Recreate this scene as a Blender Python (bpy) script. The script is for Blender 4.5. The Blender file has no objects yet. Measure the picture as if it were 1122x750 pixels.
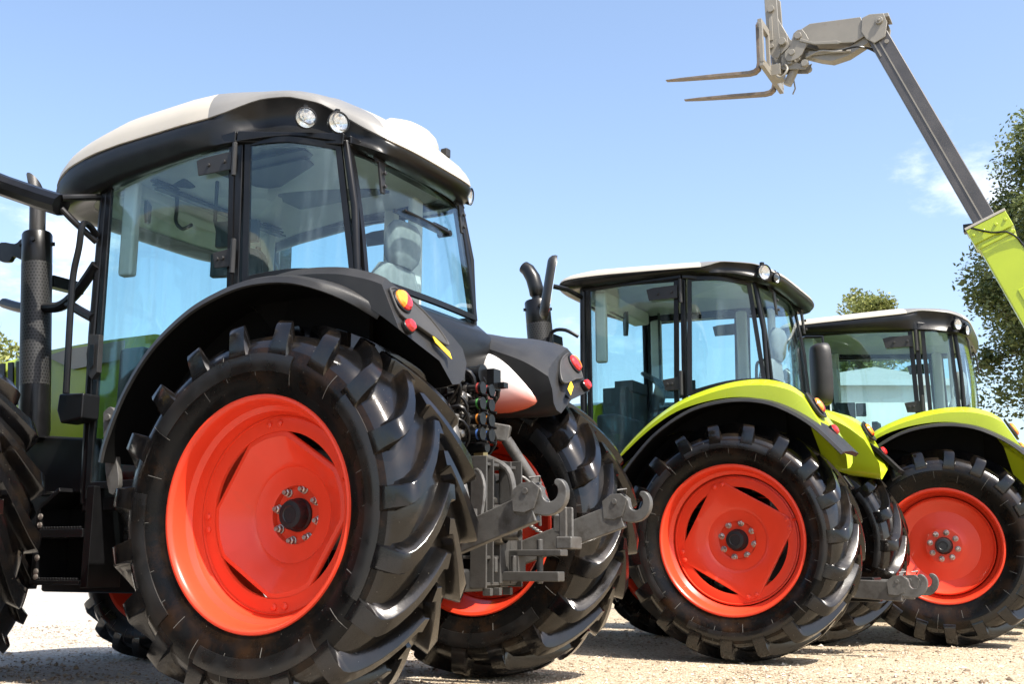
import bpy, bmesh, math, random
from mathutils import Vector, Matrix
random.seed(7)
R_ = math.radians
PI = math.pi
scene = bpy.context.scene
COL = scene.collection

# ------------------------------------------------------------------ materials
def mat(name, col, rough=.5, metal=0., var=.0, vscale=6., bump=0., bscale=60., spec=.5, dirt=None, dscale=3., dlo=.5, dhi=.75, coat=0.):
    m = bpy.data.materials.new(name); m.use_nodes = True
    nt = m.node_tree; N = nt.nodes; L = nt.links
    b = N['Principled BSDF']
    b.inputs['Base Color'].default_value = (*col, 1)
    b.inputs['Roughness'].default_value = rough
    b.inputs['Metallic'].default_value = metal
    b.inputs['Specular IOR Level'].default_value = spec
    if coat: b.inputs['Coat Weight'].default_value = coat; b.inputs['Coat Roughness'].default_value = .08
    tc = N.new('ShaderNodeTexCoord')
    src = None
    if var:
        n = N.new('ShaderNodeTexNoise'); n.inputs['Scale'].default_value = vscale; n.inputs['Detail'].default_value = 6
        L.new(tc.outputs['Object'], n.inputs['Vector'])
        r = N.new('ShaderNodeValToRGB')
        r.color_ramp.elements[0].position = .3; r.color_ramp.elements[1].position = .7
        r.color_ramp.elements[0].color = (*[c*(1-var) for c in col], 1)
        r.color_ramp.elements[1].color = (*[min(1, c*(1+var)) for c in col], 1)
        L.new(n.outputs['Fac'], r.inputs['Fac']); src = r.outputs['Color']
        rr = N.new('ShaderNodeMapRange'); rr.inputs['To Min'].default_value = max(0.03, rough*.8); rr.inputs['To Max'].default_value = min(1, rough*1.25)
        L.new(n.outputs['Fac'], rr.inputs['Value']); L.new(rr.outputs['Result'], b.inputs['Roughness'])
    if dirt:
        n2 = N.new('ShaderNodeTexNoise'); n2.inputs['Scale'].default_value = dscale; n2.inputs['Detail'].default_value = 9; n2.inputs['Roughness'].default_value = .68
        L.new(tc.outputs['Object'], n2.inputs['Vector'])
        mr = N.new('ShaderNodeMapRange'); mr.inputs['From Min'].default_value = dlo; mr.inputs['From Max'].default_value = dhi
        L.new(n2.outputs['Fac'], mr.inputs['Value'])
        mx = N.new('ShaderNodeMix'); mx.data_type = 'RGBA'
        L.new(mr.outputs['Result'], mx.inputs['Factor'])
        if src: L.new(src, mx.inputs[6])
        else: mx.inputs[6].default_value = (*col, 1)
        mx.inputs[7].default_value = (*dirt, 1); src = mx.outputs[2]
    if src: L.new(src, b.inputs['Base Color'])
    if bump:
        n3 = N.new('ShaderNodeTexNoise'); n3.inputs['Scale'].default_value = bscale; n3.inputs['Detail'].default_value = 4
        L.new(tc.outputs['Object'], n3.inputs['Vector'])
        bp = N.new('ShaderNodeBump'); bp.inputs['Strength'].default_value = bump; bp.inputs['Distance'].default_value = .01
        L.new(n3.outputs['Fac'], bp.inputs['Height']); L.new(bp.outputs['Normal'], b.inputs['Normal'])
    return m

def rubber_mat(name, base, rough, brown, spec=.5):
    """dark rubber with a brownish bloom, dust specks and a slightly uneven gloss"""
    m = mat(name, base, rough, spec=spec, dirt=brown, dscale=4.5, dlo=.46, dhi=.75)
    nt = m.node_tree; N = nt.nodes; L = nt.links; b = N['Principled BSDF']
    tc = [n for n in N if n.type == 'TEX_COORD'][0]
    v = N.new('ShaderNodeTexVoronoi'); v.inputs['Scale'].default_value = 34
    L.new(tc.outputs['Object'], v.inputs['Vector'])
    lt = N.new('ShaderNodeMath'); lt.operation = 'LESS_THAN'; lt.inputs[1].default_value = .055
    L.new(v.outputs['Distance'], lt.inputs[0])
    n = N.new('ShaderNodeTexNoise'); n.inputs['Scale'].default_value = 3; L.new(tc.outputs['Object'], n.inputs['Vector'])
    gt = N.new('ShaderNodeMath'); gt.operation = 'GREATER_THAN'; gt.inputs[1].default_value = .5
    L.new(n.outputs['Fac'], gt.inputs[0])
    mu = N.new('ShaderNodeMath'); mu.operation = 'MULTIPLY'; L.new(lt.outputs[0], mu.inputs[0]); L.new(gt.outputs[0], mu.inputs[1])
    old = b.inputs['Base Color'].links[0].from_socket
    mx = N.new('ShaderNodeMix'); mx.data_type = 'RGBA'; L.new(mu.outputs[0], mx.inputs['Factor'])
    L.new(old, mx.inputs[6]); mx.inputs[7].default_value = (.13, .12, .10, 1); L.new(mx.outputs[2], b.inputs['Base Color'])
    n2 = N.new('ShaderNodeTexNoise'); n2.inputs['Scale'].default_value = 7; n2.inputs['Detail'].default_value = 8; L.new(tc.outputs['Object'], n2.inputs['Vector'])
    mr = N.new('ShaderNodeMapRange'); mr.inputs['From Min'].default_value = .35; mr.inputs['From Max'].default_value = .7
    mr.inputs['To Min'].default_value = rough*.7; mr.inputs['To Max'].default_value = min(.9, rough*2.1)
    L.new(n2.outputs['Fac'], mr.inputs['Value']); L.new(mr.outputs['Result'], b.inputs['Roughness'])
    n3 = N.new('ShaderNodeTexNoise'); n3.inputs['Scale'].default_value = 90; n3.inputs['Detail'].default_value = 3; L.new(tc.outputs['Object'], n3.inputs['Vector'])
    bp = N.new('ShaderNodeBump'); bp.inputs['Strength'].default_value = .035; bp.inputs['Distance'].default_value = .01
    L.new(n3.outputs['Fac'], bp.inputs['Height']); L.new(bp.outputs['Normal'], b.inputs['Normal'])
    return m

def glass_mat(name, tint, refl=1.0):
    m = bpy.data.materials.new(name); m.use_nodes = True
    nt = m.node_tree; N = nt.nodes; L = nt.links; N.clear()
    out = N.new('ShaderNodeOutputMaterial')
    t = N.new('ShaderNodeBsdfTransparent'); t.inputs['Color'].default_value = (*tint, 1)
    g = N.new('ShaderNodeBsdfGlossy'); g.inputs['Roughness'].default_value = .015; g.inputs['Color'].default_value = (.92, .97, 1, 1)
    lw = N.new('ShaderNodeLayerWeight'); lw.inputs['Blend'].default_value = .5
    pw = N.new('ShaderNodeMath'); pw.operation = 'POWER'; pw.inputs[1].default_value = 4.0
    L.new(lw.outputs['Facing'], pw.inputs[0])
    ma = N.new('ShaderNodeMath'); ma.operation = 'MULTIPLY_ADD'; ma.inputs[1].default_value = .75*refl; ma.inputs[2].default_value = .045*refl
    L.new(pw.outputs[0], ma.inputs[0])
    # faint streaks of dried wash water on the pane
    tc = N.new('ShaderNodeTexCoord'); mp = N.new('ShaderNodeMapping'); mp.inputs['Scale'].default_value = (9, 9, .7)
    L.new(tc.outputs['Object'], mp.inputs['Vector'])
    n = N.new('ShaderNodeTexNoise'); n.inputs['Scale'].default_value = 1.5; n.inputs['Detail'].default_value = 5
    L.new(mp.outputs['Vector'], n.inputs['Vector'])
    mr = N.new('ShaderNodeMapRange'); mr.inputs['From Min'].default_value = .52; mr.inputs['From Max'].default_value = .85; mr.inputs['To Max'].default_value = .07
    L.new(n.outputs['Fac'], mr.inputs['Value'])
    d = N.new('ShaderNodeBsdfDiffuse'); d.inputs['Color'].default_value = (.45, .55, .6, 1)
    mx0 = N.new('ShaderNodeMixShader'); L.new(mr.outputs['Result'], mx0.inputs[0]); L.new(t.outputs[0], mx0.inputs[1]); L.new(d.outputs[0], mx0.inputs[2])
    mx = N.new('ShaderNodeMixShader')
    L.new(ma.outputs[0], mx.inputs[0]); L.new(mx0.outputs[0], mx.inputs[1]); L.new(g.outputs[0], mx.inputs[2])
    L.new(mx.outputs[0], out.inputs['Surface'])
    return m

M = {}
M['rubber'] = rubber_mat('tyre_rubber', (.0035, .0032, .003), .22, (.024, .0118, .0052), .18)
M['lug'] = rubber_mat('tyre_lug_rubber', (.0035, .0034, .0036), .13, (.016, .0108, .0066), .55)
M['sidepanel'] = rubber_mat('tyre_side_panel', (.0065, .0062, .006), .25, (.014, .009, .006), .45)
M['mold'] = mat('mould_line', (.10, .095, .085), .6)
M['red'] = mat('wheel_red_paint', (.64, .046, .018), .3, var=.05, vscale=3, spec=.3, coat=.12, dirt=(.45, .06, .03), dscale=6, dlo=.62, dhi=.95)
M['lime'] = mat('lime_paint', (.36, .44, .014), .28, var=.04, vscale=2, coat=.4)
M['hoodlime'] = mat('hood_green_paint', (.30, .46, .03), .3, var=.05, vscale=2, coat=.3)
M['white'] = mat('roof_white_paint', (.37, .343, .293), .38, var=.05, vscale=2.5, dirt=(.31, .285, .24), dscale=5, dlo=.6, dhi=.95)
M['black'] = mat('black_plastic', (.007, .0073, .0076), .33, spec=.3, var=.2, vscale=9, bump=.05, bscale=160, dirt=(.02, .0185, .017), dscale=9, dlo=.6, dhi=.95)
M['greyblack'] = mat('dark_grey_plastic', (.021, .0206, .0204), .42, spec=.32, var=.15, vscale=8, bump=.12, bscale=240, dirt=(.034, .032, .029), dscale=5, dlo=.55, dhi=.95)
M['podpanel'] = mat('grey_panel_plastic', (.034, .033, .032), .55, var=.2, vscale=7, bump=.08, bscale=260)
M['roofgrey'] = mat('roof_grey_patch', (.15, .147, .14), .4, var=.06, vscale=4)
M['fenderblack'] = mat('fender_black', (.003, .003, .003), .8, spec=.1)  # near-black for fender undersides and wheel wells
M['frame'] = mat('black_frame_paint', (.0055, .0055, .006), .3, spec=.28, var=.2, vscale=10)
M['steel'] = mat('hitch_grey_paint', (.075, .072, .067), .40, var=.16, vscale=12, dirt=(.028, .023, .018), dscale=11, dlo=.48, dhi=.72, bump=.1, bscale=120)
M['hitchmid'] = mat('hitch_frame_paint', (.048, .046, .043), .42, var=.2, vscale=10, dirt=(.018, .015, .012), dscale=10, dlo=.48, dhi=.75, bump=.1, bscale=100)
M['hitchdark'] = mat('hitch_dark_paint', (.02, .0195, .019), .45, var=.2, vscale=14, dirt=(.06, .05, .04), dscale=12, dlo=.55, dhi=.9)
M['zinc'] = mat('zinc_metal', (.22, .21, .195), .38, metal=.9, var=.2, vscale=30)
M['bolt'] = mat('bolt_metal', (.42, .38, .34), .38, metal=.8, var=.25, vscale=60)
M['hubcap'] = mat('hub_black', (.008, .008, .009), .4)
M['interior'] = mat('cab_trim_grey', (.50, .50, .48), .75, var=.08, vscale=5)
M['darkin'] = mat('cab_trim_dark', (.030, .034, .036), .6, var=.2, vscale=7)
M['seat'] = mat('seat_cloth', (.17, .175, .175), .9, var=.12, vscale=30, bump=.2, bscale=200)
M['glass'] = glass_mat('tinted_cab_glass', (.825, .935, .945), .9)
M['glassclear'] = glass_mat('rear_cab_glass', (.87, .945, .945), .7)
M['lens'] = mat('lamp_reflector', (.75, .75, .75), .12, metal=.9, var=.3, vscale=60)
M['lampglass'] = glass_mat('lamp_glass', (.93, .94, .94), 1.5)
M['orange'] = mat('amber_lens', (.85, .24, .015), .12, var=.3, vscale=70, coat=.6)
M['redlens'] = mat('red_lens', (.55, .015, .015), .12, var=.3, vscale=70, coat=.6)
M['yellow'] = mat('yellow_reflective', (.85, .56, .02), .4)
M['beige'] = mat('boom_grey_paint', (.20, .186, .158), .42, var=.07, vscale=4, dirt=(.16, .13, .10), dscale=7, dlo=.58, dhi=.9)
M['boomdark'] = mat('boom_dark_steel', (.075, .07, .068), .38, var=.18, vscale=3, metal=.25)
M['fork'] = mat('fork_worn_steel', (.14, .112, .085), .5, var=.3, vscale=9, dirt=(.22, .13, .07), dscale=8, dlo=.5, dhi=.8)
M['mirror'] = mat('mirror_glass', (.8, .85, .88), .04, metal=1)
M['capred'] = mat('cap_red', (.22, .025, .02), .4); M['capgreen'] = mat('cap_green', (.03, .15, .03), .4)
M['caporange'] = mat('cap_orange', (.34, .12, .015), .4); M['capblue'] = mat('cap_blue', (.03, .08, .24), .4)
M['brass'] = mat('brass_fitting', (.55, .42, .2), .38, metal=.8)
M['bark'] = mat('bark', (.10, .075, .05), .9, var=.3, vscale=12, bump=.6, bscale=25)

def perforated():
    m = mat('perforated_guard', (.035, .035, .036), .45, spec=.3)
    nt = m.node_tree; N = nt.nodes; L = nt.links; b = N['Principled BSDF']; tc = [n for n in N if n.type == 'TEX_COORD'][0]
    # holes laid out round the cylinder from the object's own coordinates (angle, height)
    sx = N.new('ShaderNodeSeparateXYZ'); L.new(tc.outputs['Object'], sx.inputs[0])
    at = N.new('ShaderNodeMath'); at.operation = 'ARCTAN2'; L.new(sx.outputs['Y'], at.inputs[0]); L.new(sx.outputs['X'], at.inputs[1])
    a2 = N.new('ShaderNodeMath'); a2.operation = 'MULTIPLY'; a2.inputs[1].default_value = 30/(2*PI)*1.0; L.new(at.outputs[0], a2.inputs[0])
    z2 = N.new('ShaderNodeMath'); z2.operation = 'MULTIPLY'; z2.inputs[1].default_value = 48; L.new(sx.outputs['Z'], z2.inputs[0])
    fl = N.new('ShaderNodeMath'); fl.operation = 'FLOOR'; L.new(z2.outputs[0], fl.inputs[0])
    hf = N.new('ShaderNodeMath'); hf.operation = 'MULTIPLY_ADD'; hf.inputs[1].default_value = .5; L.new(fl.outputs[0], hf.inputs[0]); L.new(a2.outputs[0], hf.inputs[2])
    def cell(s):
        f = N.new('ShaderNodeMath'); f.operation = 'FRACT'; L.new(s, f.inputs[0])
        d = N.new('ShaderNodeMath'); d.operation = 'SUBTRACT'; d.inputs[1].default_value = .5; L.new(f.outputs[0], d.inputs[0])
        p = N.new('ShaderNodeMath'); p.operation = 'POWER'; p.inputs[1].default_value = 2; L.new(d.outputs[0], p.inputs[0]); return p.outputs[0]
    ad = N.new('ShaderNodeMath'); ad.operation = 'ADD'; L.new(cell(hf.outputs[0]), ad.inputs[0]); L.new(cell(z2.outputs[0]), ad.inputs[1])
    lt = N.new('ShaderNodeMath'); lt.operation = 'LESS_THAN'; lt.inputs[1].default_value = .085; L.new(ad.outputs[0], lt.inputs[0])
    mx = N.new('ShaderNodeMix'); mx.data_type = 'RGBA'; L.new(lt.outputs[0], mx.inputs['Factor'])
    mx.inputs[6].default_value = (.024, .024, .024, 1); mx.inputs[7].default_value = (.002, .002, .002, 1)
    L.new(mx.outputs[2], b.inputs['Base Color'])
    return m
M['perf'] = perforated()

def painted_reflection():  # white-to-red fade paints the glossy panel's reflection into its colour
    m = mat('white_red_painted_reflection', (.6, .58, .55), .3)
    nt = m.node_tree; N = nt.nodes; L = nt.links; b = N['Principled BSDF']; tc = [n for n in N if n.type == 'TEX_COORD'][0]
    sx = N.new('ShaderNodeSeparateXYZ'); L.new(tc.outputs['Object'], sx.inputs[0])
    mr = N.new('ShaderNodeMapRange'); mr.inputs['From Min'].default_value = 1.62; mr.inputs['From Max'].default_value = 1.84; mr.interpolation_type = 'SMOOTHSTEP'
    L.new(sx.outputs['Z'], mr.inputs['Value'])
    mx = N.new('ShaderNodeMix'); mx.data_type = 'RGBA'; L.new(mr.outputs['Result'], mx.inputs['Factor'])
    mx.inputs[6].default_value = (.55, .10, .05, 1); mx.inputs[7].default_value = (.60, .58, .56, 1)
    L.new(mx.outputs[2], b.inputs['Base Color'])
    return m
M['reflpaint'] = painted_reflection()

def leaf_mat(name, a, b_):
    m = bpy.data.materials.new(name); m.use_nodes = True
    nt = m.node_tree; N = nt.nodes; L = nt.links; b = N['Principled BSDF']
    g = N.new('ShaderNodeNewGeometry')
    r = N.new('ShaderNodeValToRGB'); r.color_ramp.elements[0].color = (*a, 1); r.color_ramp.elements[1].color = (*b_, 1)
    L.new(g.outputs['Random Per Island'], r.inputs['Fac']); L.new(r.outputs['Color'], b.inputs['Base Color'])
    b.inputs['Roughness'].default_value = .55
    out = [n for n in N if n.type == 'OUTPUT_MATERIAL'][0]
    tr = N.new('ShaderNodeBsdfTranslucent'); L.new(r.outputs['Color'], tr.inputs['Color'])
    mx = N.new('ShaderNodeMixShader'); mx.inputs[0].default_value = .3
    L.new(b.outputs[0], mx.inputs[1]); L.new(tr.outputs[0], mx.inputs[2]); L.new(mx.outputs[0], out.inputs['Surface'])
    return m
M['leafdark'] = leaf_mat('dark_leaves', (.045, .07, .018), (.15, .18, .05))
M['leaflight'] = leaf_mat('light_leaves', (.10, .13, .03), (.26, .27, .07))

# ------------------------------------------------------------------ mesh builder
class MB:
    def __init__(s): s.v = []; s.f = []; s.m = []
    def add(s, vs, fs, mi=0):
        o = len(s.v); s.v += [tuple(v) for v in vs]
        s.f += [tuple(i+o for i in f) for f in fs]; s.m += [mi]*len(fs)
    def box(s, c, d, rot=None, mi=0):
        vs = [Vector((x*d[0]/2, y*d[1]/2, z*d[2]/2)) for x in (-1, 1) for y in (-1, 1) for z in (-1, 1)]
        if rot is not None: vs = [rot @ v for v in vs]
        c = Vector(c); s.add([v+c for v in vs], [(0,1,3,2),(4,6,7,5),(0,4,5,1),(2,3,7,6),(0,2,6,4),(1,5,7,3)], mi)
    def beam(s, p, q, w, h, up=(0,0,1), mi=0, w2=None, h2=None):
        p, q = Vector(p), Vector(q); d = (q-p).normalized(); u = Vector(up)
        sd = d.cross(u).normalized(); u = sd.cross(d).normalized()
        w2 = w2 or w; h2 = h2 or h; vs = []
        for (c, a, b) in ((p, w, h), (q, w2, h2)):
            vs += [c+sd*a/2+u*b/2, c-sd*a/2+u*b/2, c-sd*a/2-u*b/2, c+sd*a/2-u*b/2]
        s.add(vs, [(0,1,2,3),(7,6,5,4),(0,4,5,1),(1,5,6,2),(2,6,7,3),(3,7,4,0)], mi)
    def tube(s, pts, r, n=12, mi=0, cap=True, rs=None):
        pts = [Vector(p) for p in pts]; k = len(pts); vs = []; prev = None
        for i, p in enumerate(pts):
            d = ((pts[min(i+1, k-1)]-p).normalized()+(p-pts[max(i-1, 0)]).normalized()).normalized()
            a = prev if prev is not None else (Vector((0,0,1)) if abs(d.z) < .9 else Vector((1,0,0)))
            a = (a-d*a.dot(d)).normalized(); b = d.cross(a); prev = a
            rr = rs[i] if rs else r
            vs += [p+(a*math.cos(t)+b*math.sin(t))*rr for t in [2*PI*j/n for j in range(n)]]
        fs = [(i*n+j, i*n+(j+1) % n, (i+1)*n+(j+1) % n, (i+1)*n+j) for i in range(k-1) for j in range(n)]
        if cap: fs += [tuple(range(n)), tuple(range((k-1)*n, k*n))]
        s.add(vs, fs, mi)
    def lathe(s, prof, c=(0,0,0), axis='y', n=48, mi=0, closed=False, a0=0., a1=2*PI):
        """prof: (radius, height along the axis)"""
        c = Vector(c); full = abs(a1-a0-2*PI) < 1e-6; na = n if full else n+1; vs = []
        for i in range(na):
            t = a0+(a1-a0)*i/n; ct, st = math.cos(t), math.sin(t)
            for r, h in prof:
                vs.append(c+(Vector((r*ct, h, r*st)) if axis == 'y' else Vector((r*ct, r*st, h)) if axis == 'z' else Vector((h, r*ct, r*st))))
        k = len(prof); fs = []
        for i in range(n):
            j = (i+1) % na
            for q in range(k if closed else k-1):
                w = (q+1) % k; fs.append((i*k+q, i*k+w, j*k+w, j*k+q))
        s.add(vs, fs, mi)
    def cyl(s, p, q, r, n=16, mi=0, r2=None): s.tube([p, q], r, n, mi, rs=[r, r2 if r2 is not None else r])
    def prism(s, poly, fn, a, b, mi=0):
        """poly in 2D, fn(u, v, w) -> 3D, extruded from w=a to w=b"""
        n = len(poly); vs = [fn(u, v, a) for u, v in poly]+[fn(u, v, b) for u, v in poly]
        s.add(vs, [tuple(range(n)), tuple(range(2*n-1, n-1, -1))]+[(i, (i+1) % n, n+(i+1) % n, n+i) for i in range(n)], mi)
    def loft(s, secs, closed=True, cap=True, mi=0, ring=False):
        n = len(secs[0]); k = len(secs); vs = [p for q in secs for p in q]
        fs = [(i*n+j, i*n+(j+1) % n, ((i+1) % k)*n+(j+1) % n, ((i+1) % k)*n+j) for i in range(k if ring else k-1) for j in range(n if closed else n-1)]
        if cap and not ring: fs += [tuple(range(n)), tuple(range((k-1)*n, k*n))]
        s.add(vs, fs, mi)
    def build(s, name, mats, parent=None, bevel=0., smooth=35, seg=2, origin=None, recalc=True):
        vs = s.v
        if origin is not None: vs = [(v[0]-origin[0], v[1]-origin[1], v[2]-origin[2]) for v in vs]
        me = bpy.data.meshes.new(name); me.from_pydata(vs, [], s.f)
        mats = mats if isinstance(mats, (list, tuple)) else [mats]
        for x in mats: me.materials.append(x)
        me.polygons.foreach_set('material_index', s.m)
        if recalc:
            bm = bmesh.new(); bm.from_mesh(me); bmesh.ops.recalc_face_normals(bm, faces=bm.faces); bm.to_mesh(me); bm.free()
        if smooth:
            me.polygons.foreach_set('use_smooth', [True]*len(me.polygons)); me.set_sharp_from_angle(angle=R_(smooth))
        me.update()
        o = bpy.data.objects.new(name, me); COL.objects.link(o)
        if parent: o.parent = parent
        if origin is not None: o.location = origin
        if bevel:
            b = o.modifiers.new('bevel', 'BEVEL'); b.width = bevel; b.segments = seg; b.limit_method = 'ANGLE'; b.angle_limit = R_(40)
            b.harden_normals = True
        return o

def empty(name, loc=(0,0,0), rz=0, parent=None):
    o = bpy.data.objects.new(name, None); COL.objects.link(o); o.location = loc; o.rotation_euler = (0,0,rz)
    o.empty_display_size = .2
    if parent: o.parent = parent
    return o
def tag(o, label, cat, group=None, kind=None):
    if label: o['label'] = label
    if cat: o['category'] = cat
    if group: o['group'] = group
    if kind: o['kind'] = kind
    return o
def copy_tree(o, parent):
    c = o.copy(); COL.objects.link(c); c.parent = parent
    for ch in list(o.children): copy_tree(ch, c)
    return c
def XZ(y0=0): return lambda u, v, w: (u, w, v)
def smooth_path(pts, n=6):
    """Catmull-Rom through points of any dimension"""
    out = []; k = len(pts)
    for i in range(k-1):
        p0, p1, p2, p3 = pts[max(i-1, 0)], pts[i], pts[i+1], pts[min(i+2, k-1)]
        for j in range(n):
            t = j/n
            out.append(tuple(.5*((2*b)+(-a+c)*t+(2*a-5*b+4*c-d)*t*t+(-a+3*b-3*c+d)*t**3) for a, b, c, d in zip(p0, p1, p2, p3)))
    out.append(tuple(pts[-1])); return out

# ------------------------------------------------------------------ wheels
def tyre_mesh(R, r, w, nl, lugh, name, panels):
    """agricultural tyre round the y axis, tread bars in two staggered rows"""
    b = MB(); Rc = R-lugh; hw = w/2
    H = Rc-r
    prof = [(.0, Rc+.004), (.30, Rc), (.62, Rc-.012), (.80, Rc-.030), (.89, Rc-.19*H), (.945, Rc-.29*H), (.98, Rc-.385*H), (1.0, Rc-.48*H), (.985, Rc-.59*H), (.95, Rc-.71*H), (.90, Rc-.82*H), (.865, Rc-.90*H), (.855, r+.012), (.83, r-.012), (.74, r-.03)]
    half = [(q[1], q[0]*hw) for q in prof]
    full = [(rr, -h) for rr, h in reversed(half[1:])]+half
    b.lathe(full, n=96, mi=0)
    kf = len(full)-1
    for i in range(96):
        for q in range(kf):
            if abs(full[q][1]+full[q+1][1])/2 < .96*hw and min(full[q][0], full[q+1][0]) > Rc-.3*H: b.m[i*kf+q] = 1
    def surf(a):                                   # carcass radius at |y|/hw = a on the tread and the shoulder
        for (a0, r0), (a1, r1) in zip(prof, prof[1:]):
            if a0 <= a <= a1: return r0+(r1-r0)*(a-a0)/(a1-a0)
        return prof[6][1]
    # stations along a bar: (axial position of the top, its radius, of the foot, its radius, width factor)
    st = [(-.07, R, -.07, None, 1.), (.04, R, .04, None, 1.), (.18, R, .18, None, 1.), (.34, R-.001, .34, None, 1.02), (.50, R-.004, .50, None, 1.05), (.66, R-.009, .66, None, 1.1), (.80, R-.016, .80, None, 1.15), (.90, R-.025, .89, None, 1.2), (.960, R-.040, .90, Rc-.24*H, 1.2), (.990, R-.075, .93, Rc-.30*H, 1.18), (1.003, R-.115, .955, Rc-.36*H, 1.2), (1.008, R-.155, .965, Rc-.42*H, 1.28), (1.004, R-.185, .975, Rc-.47*H, 1.4)]
    D = 1.10*hw/Rc
    wt, wb = .078*R/.95, .122*R/.95
    for s in (1, -1):
        for k in range(nl):
            t0 = 2*PI*(k+(.5 if s < 0 else 0))/nl
            secs = []
            for i, (a, rt, ab, rb, ww) in enumerate(st):
                q = min(1, max(0, a)); th = t0+D*(1-q)**1.5-(D*.9*max(0, -a))
                if rt < Rc-.5*H: rt = Rc-.5*H
                if rb is None: rb = surf(min(1, abs(ab)))-.025
                rb = min(rb, rt-.004) if i < 9 else rb
                y, yb = s*a*hw, s*ab*hw
                c = .0035
                wtt = wt*ww; wbb = max(wtt+.01, wt*ww+(wb-wt)*(1 if i < 8 else .55))
                row = []
                lead, trail = .62, .38                    # the driving face is steeper than the back
                ex = wbb-wtt
                for (off, rad, yy) in ((-wtt/2-ex*lead, rb, yb), (-wtt/2, rt-c*1.4, y), (-wtt/2+c*1.4, rt, y), (wtt/2-c*1.4, rt, y), (wtt/2, rt-c*1.4, y), (wtt/2+ex*trail, rb, yb)):
                    an = th+off/rad
                    row.append((-rad*math.cos(an), yy, rad*math.sin(an)))
                secs.append(row)
            b.loft(secs, closed=True, cap=True, mi=1)
    # raised panels and thin mould lines on both side walls
    side = [q for q in prof if q[0] >= .9 and q[1] < Rc-.2*H]
    for s in (1, -1):
        for (a0, a1, f0, f1) in panels:
            r0, r1 = Rc-f0*H, Rc-f1*H; n = 26; vs = []; fs = []
            rad = [r0+(r1-r0)*j/4 for j in range(5)]
            def yside(rr):
                for (p, q) in zip(prof[5:], prof[6:]):
                    if q[1] <= rr <= p[1]: return (p[0]+(q[0]-p[0])*(p[1]-rr)/(p[1]-q[1]))*hw
                return hw*.9
            sec = []
            for i in range(n+1):
                t = R_(a0+(a1-a0)*i/n)
                lp = [(rad[0], yside(rad[0])-.004)]+[(rr, yside(rr)+.007) for rr in rad]+[(rad[-1], yside(rad[-1])-.004)]
                sec.append([(rr*math.cos(t), s*yy, rr*math.sin(t)) for rr, yy in lp])
            b.loft(sec, closed=True, cap=True, mi=2)
        for i in range(22):
            t = 2*PI*(i+.3*math.sin(i*7.1))/22; ln = (.30, .22, .42)[i % 3]; f0 = (.42, .6, .3)[i % 3]
            sec = []
            for j in range(5):
                rr = Rc-(f0+ln*j/4)*H
                for (p, q) in zip(prof[5:], prof[6:]):
                    if q[1] <= rr <= p[1]: yy = (p[0]+(q[0]-p[0])*(p[1]-rr)/(p[1]-q[1]))*hw
                dt = .0011/rr
                sec.append([(rr*math.cos(t+o), s*(yy+h), rr*math.sin(t+o)) for o, h in ((-dt, -.002), (-dt, .0022), (dt, .0022), (dt, -.002))])
            b.loft(sec, mi=3)
    me = b.build(name, [M['rubber'], M['lug'], M['sidepanel'], M['mold']], None, smooth=38)
    return me

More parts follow.
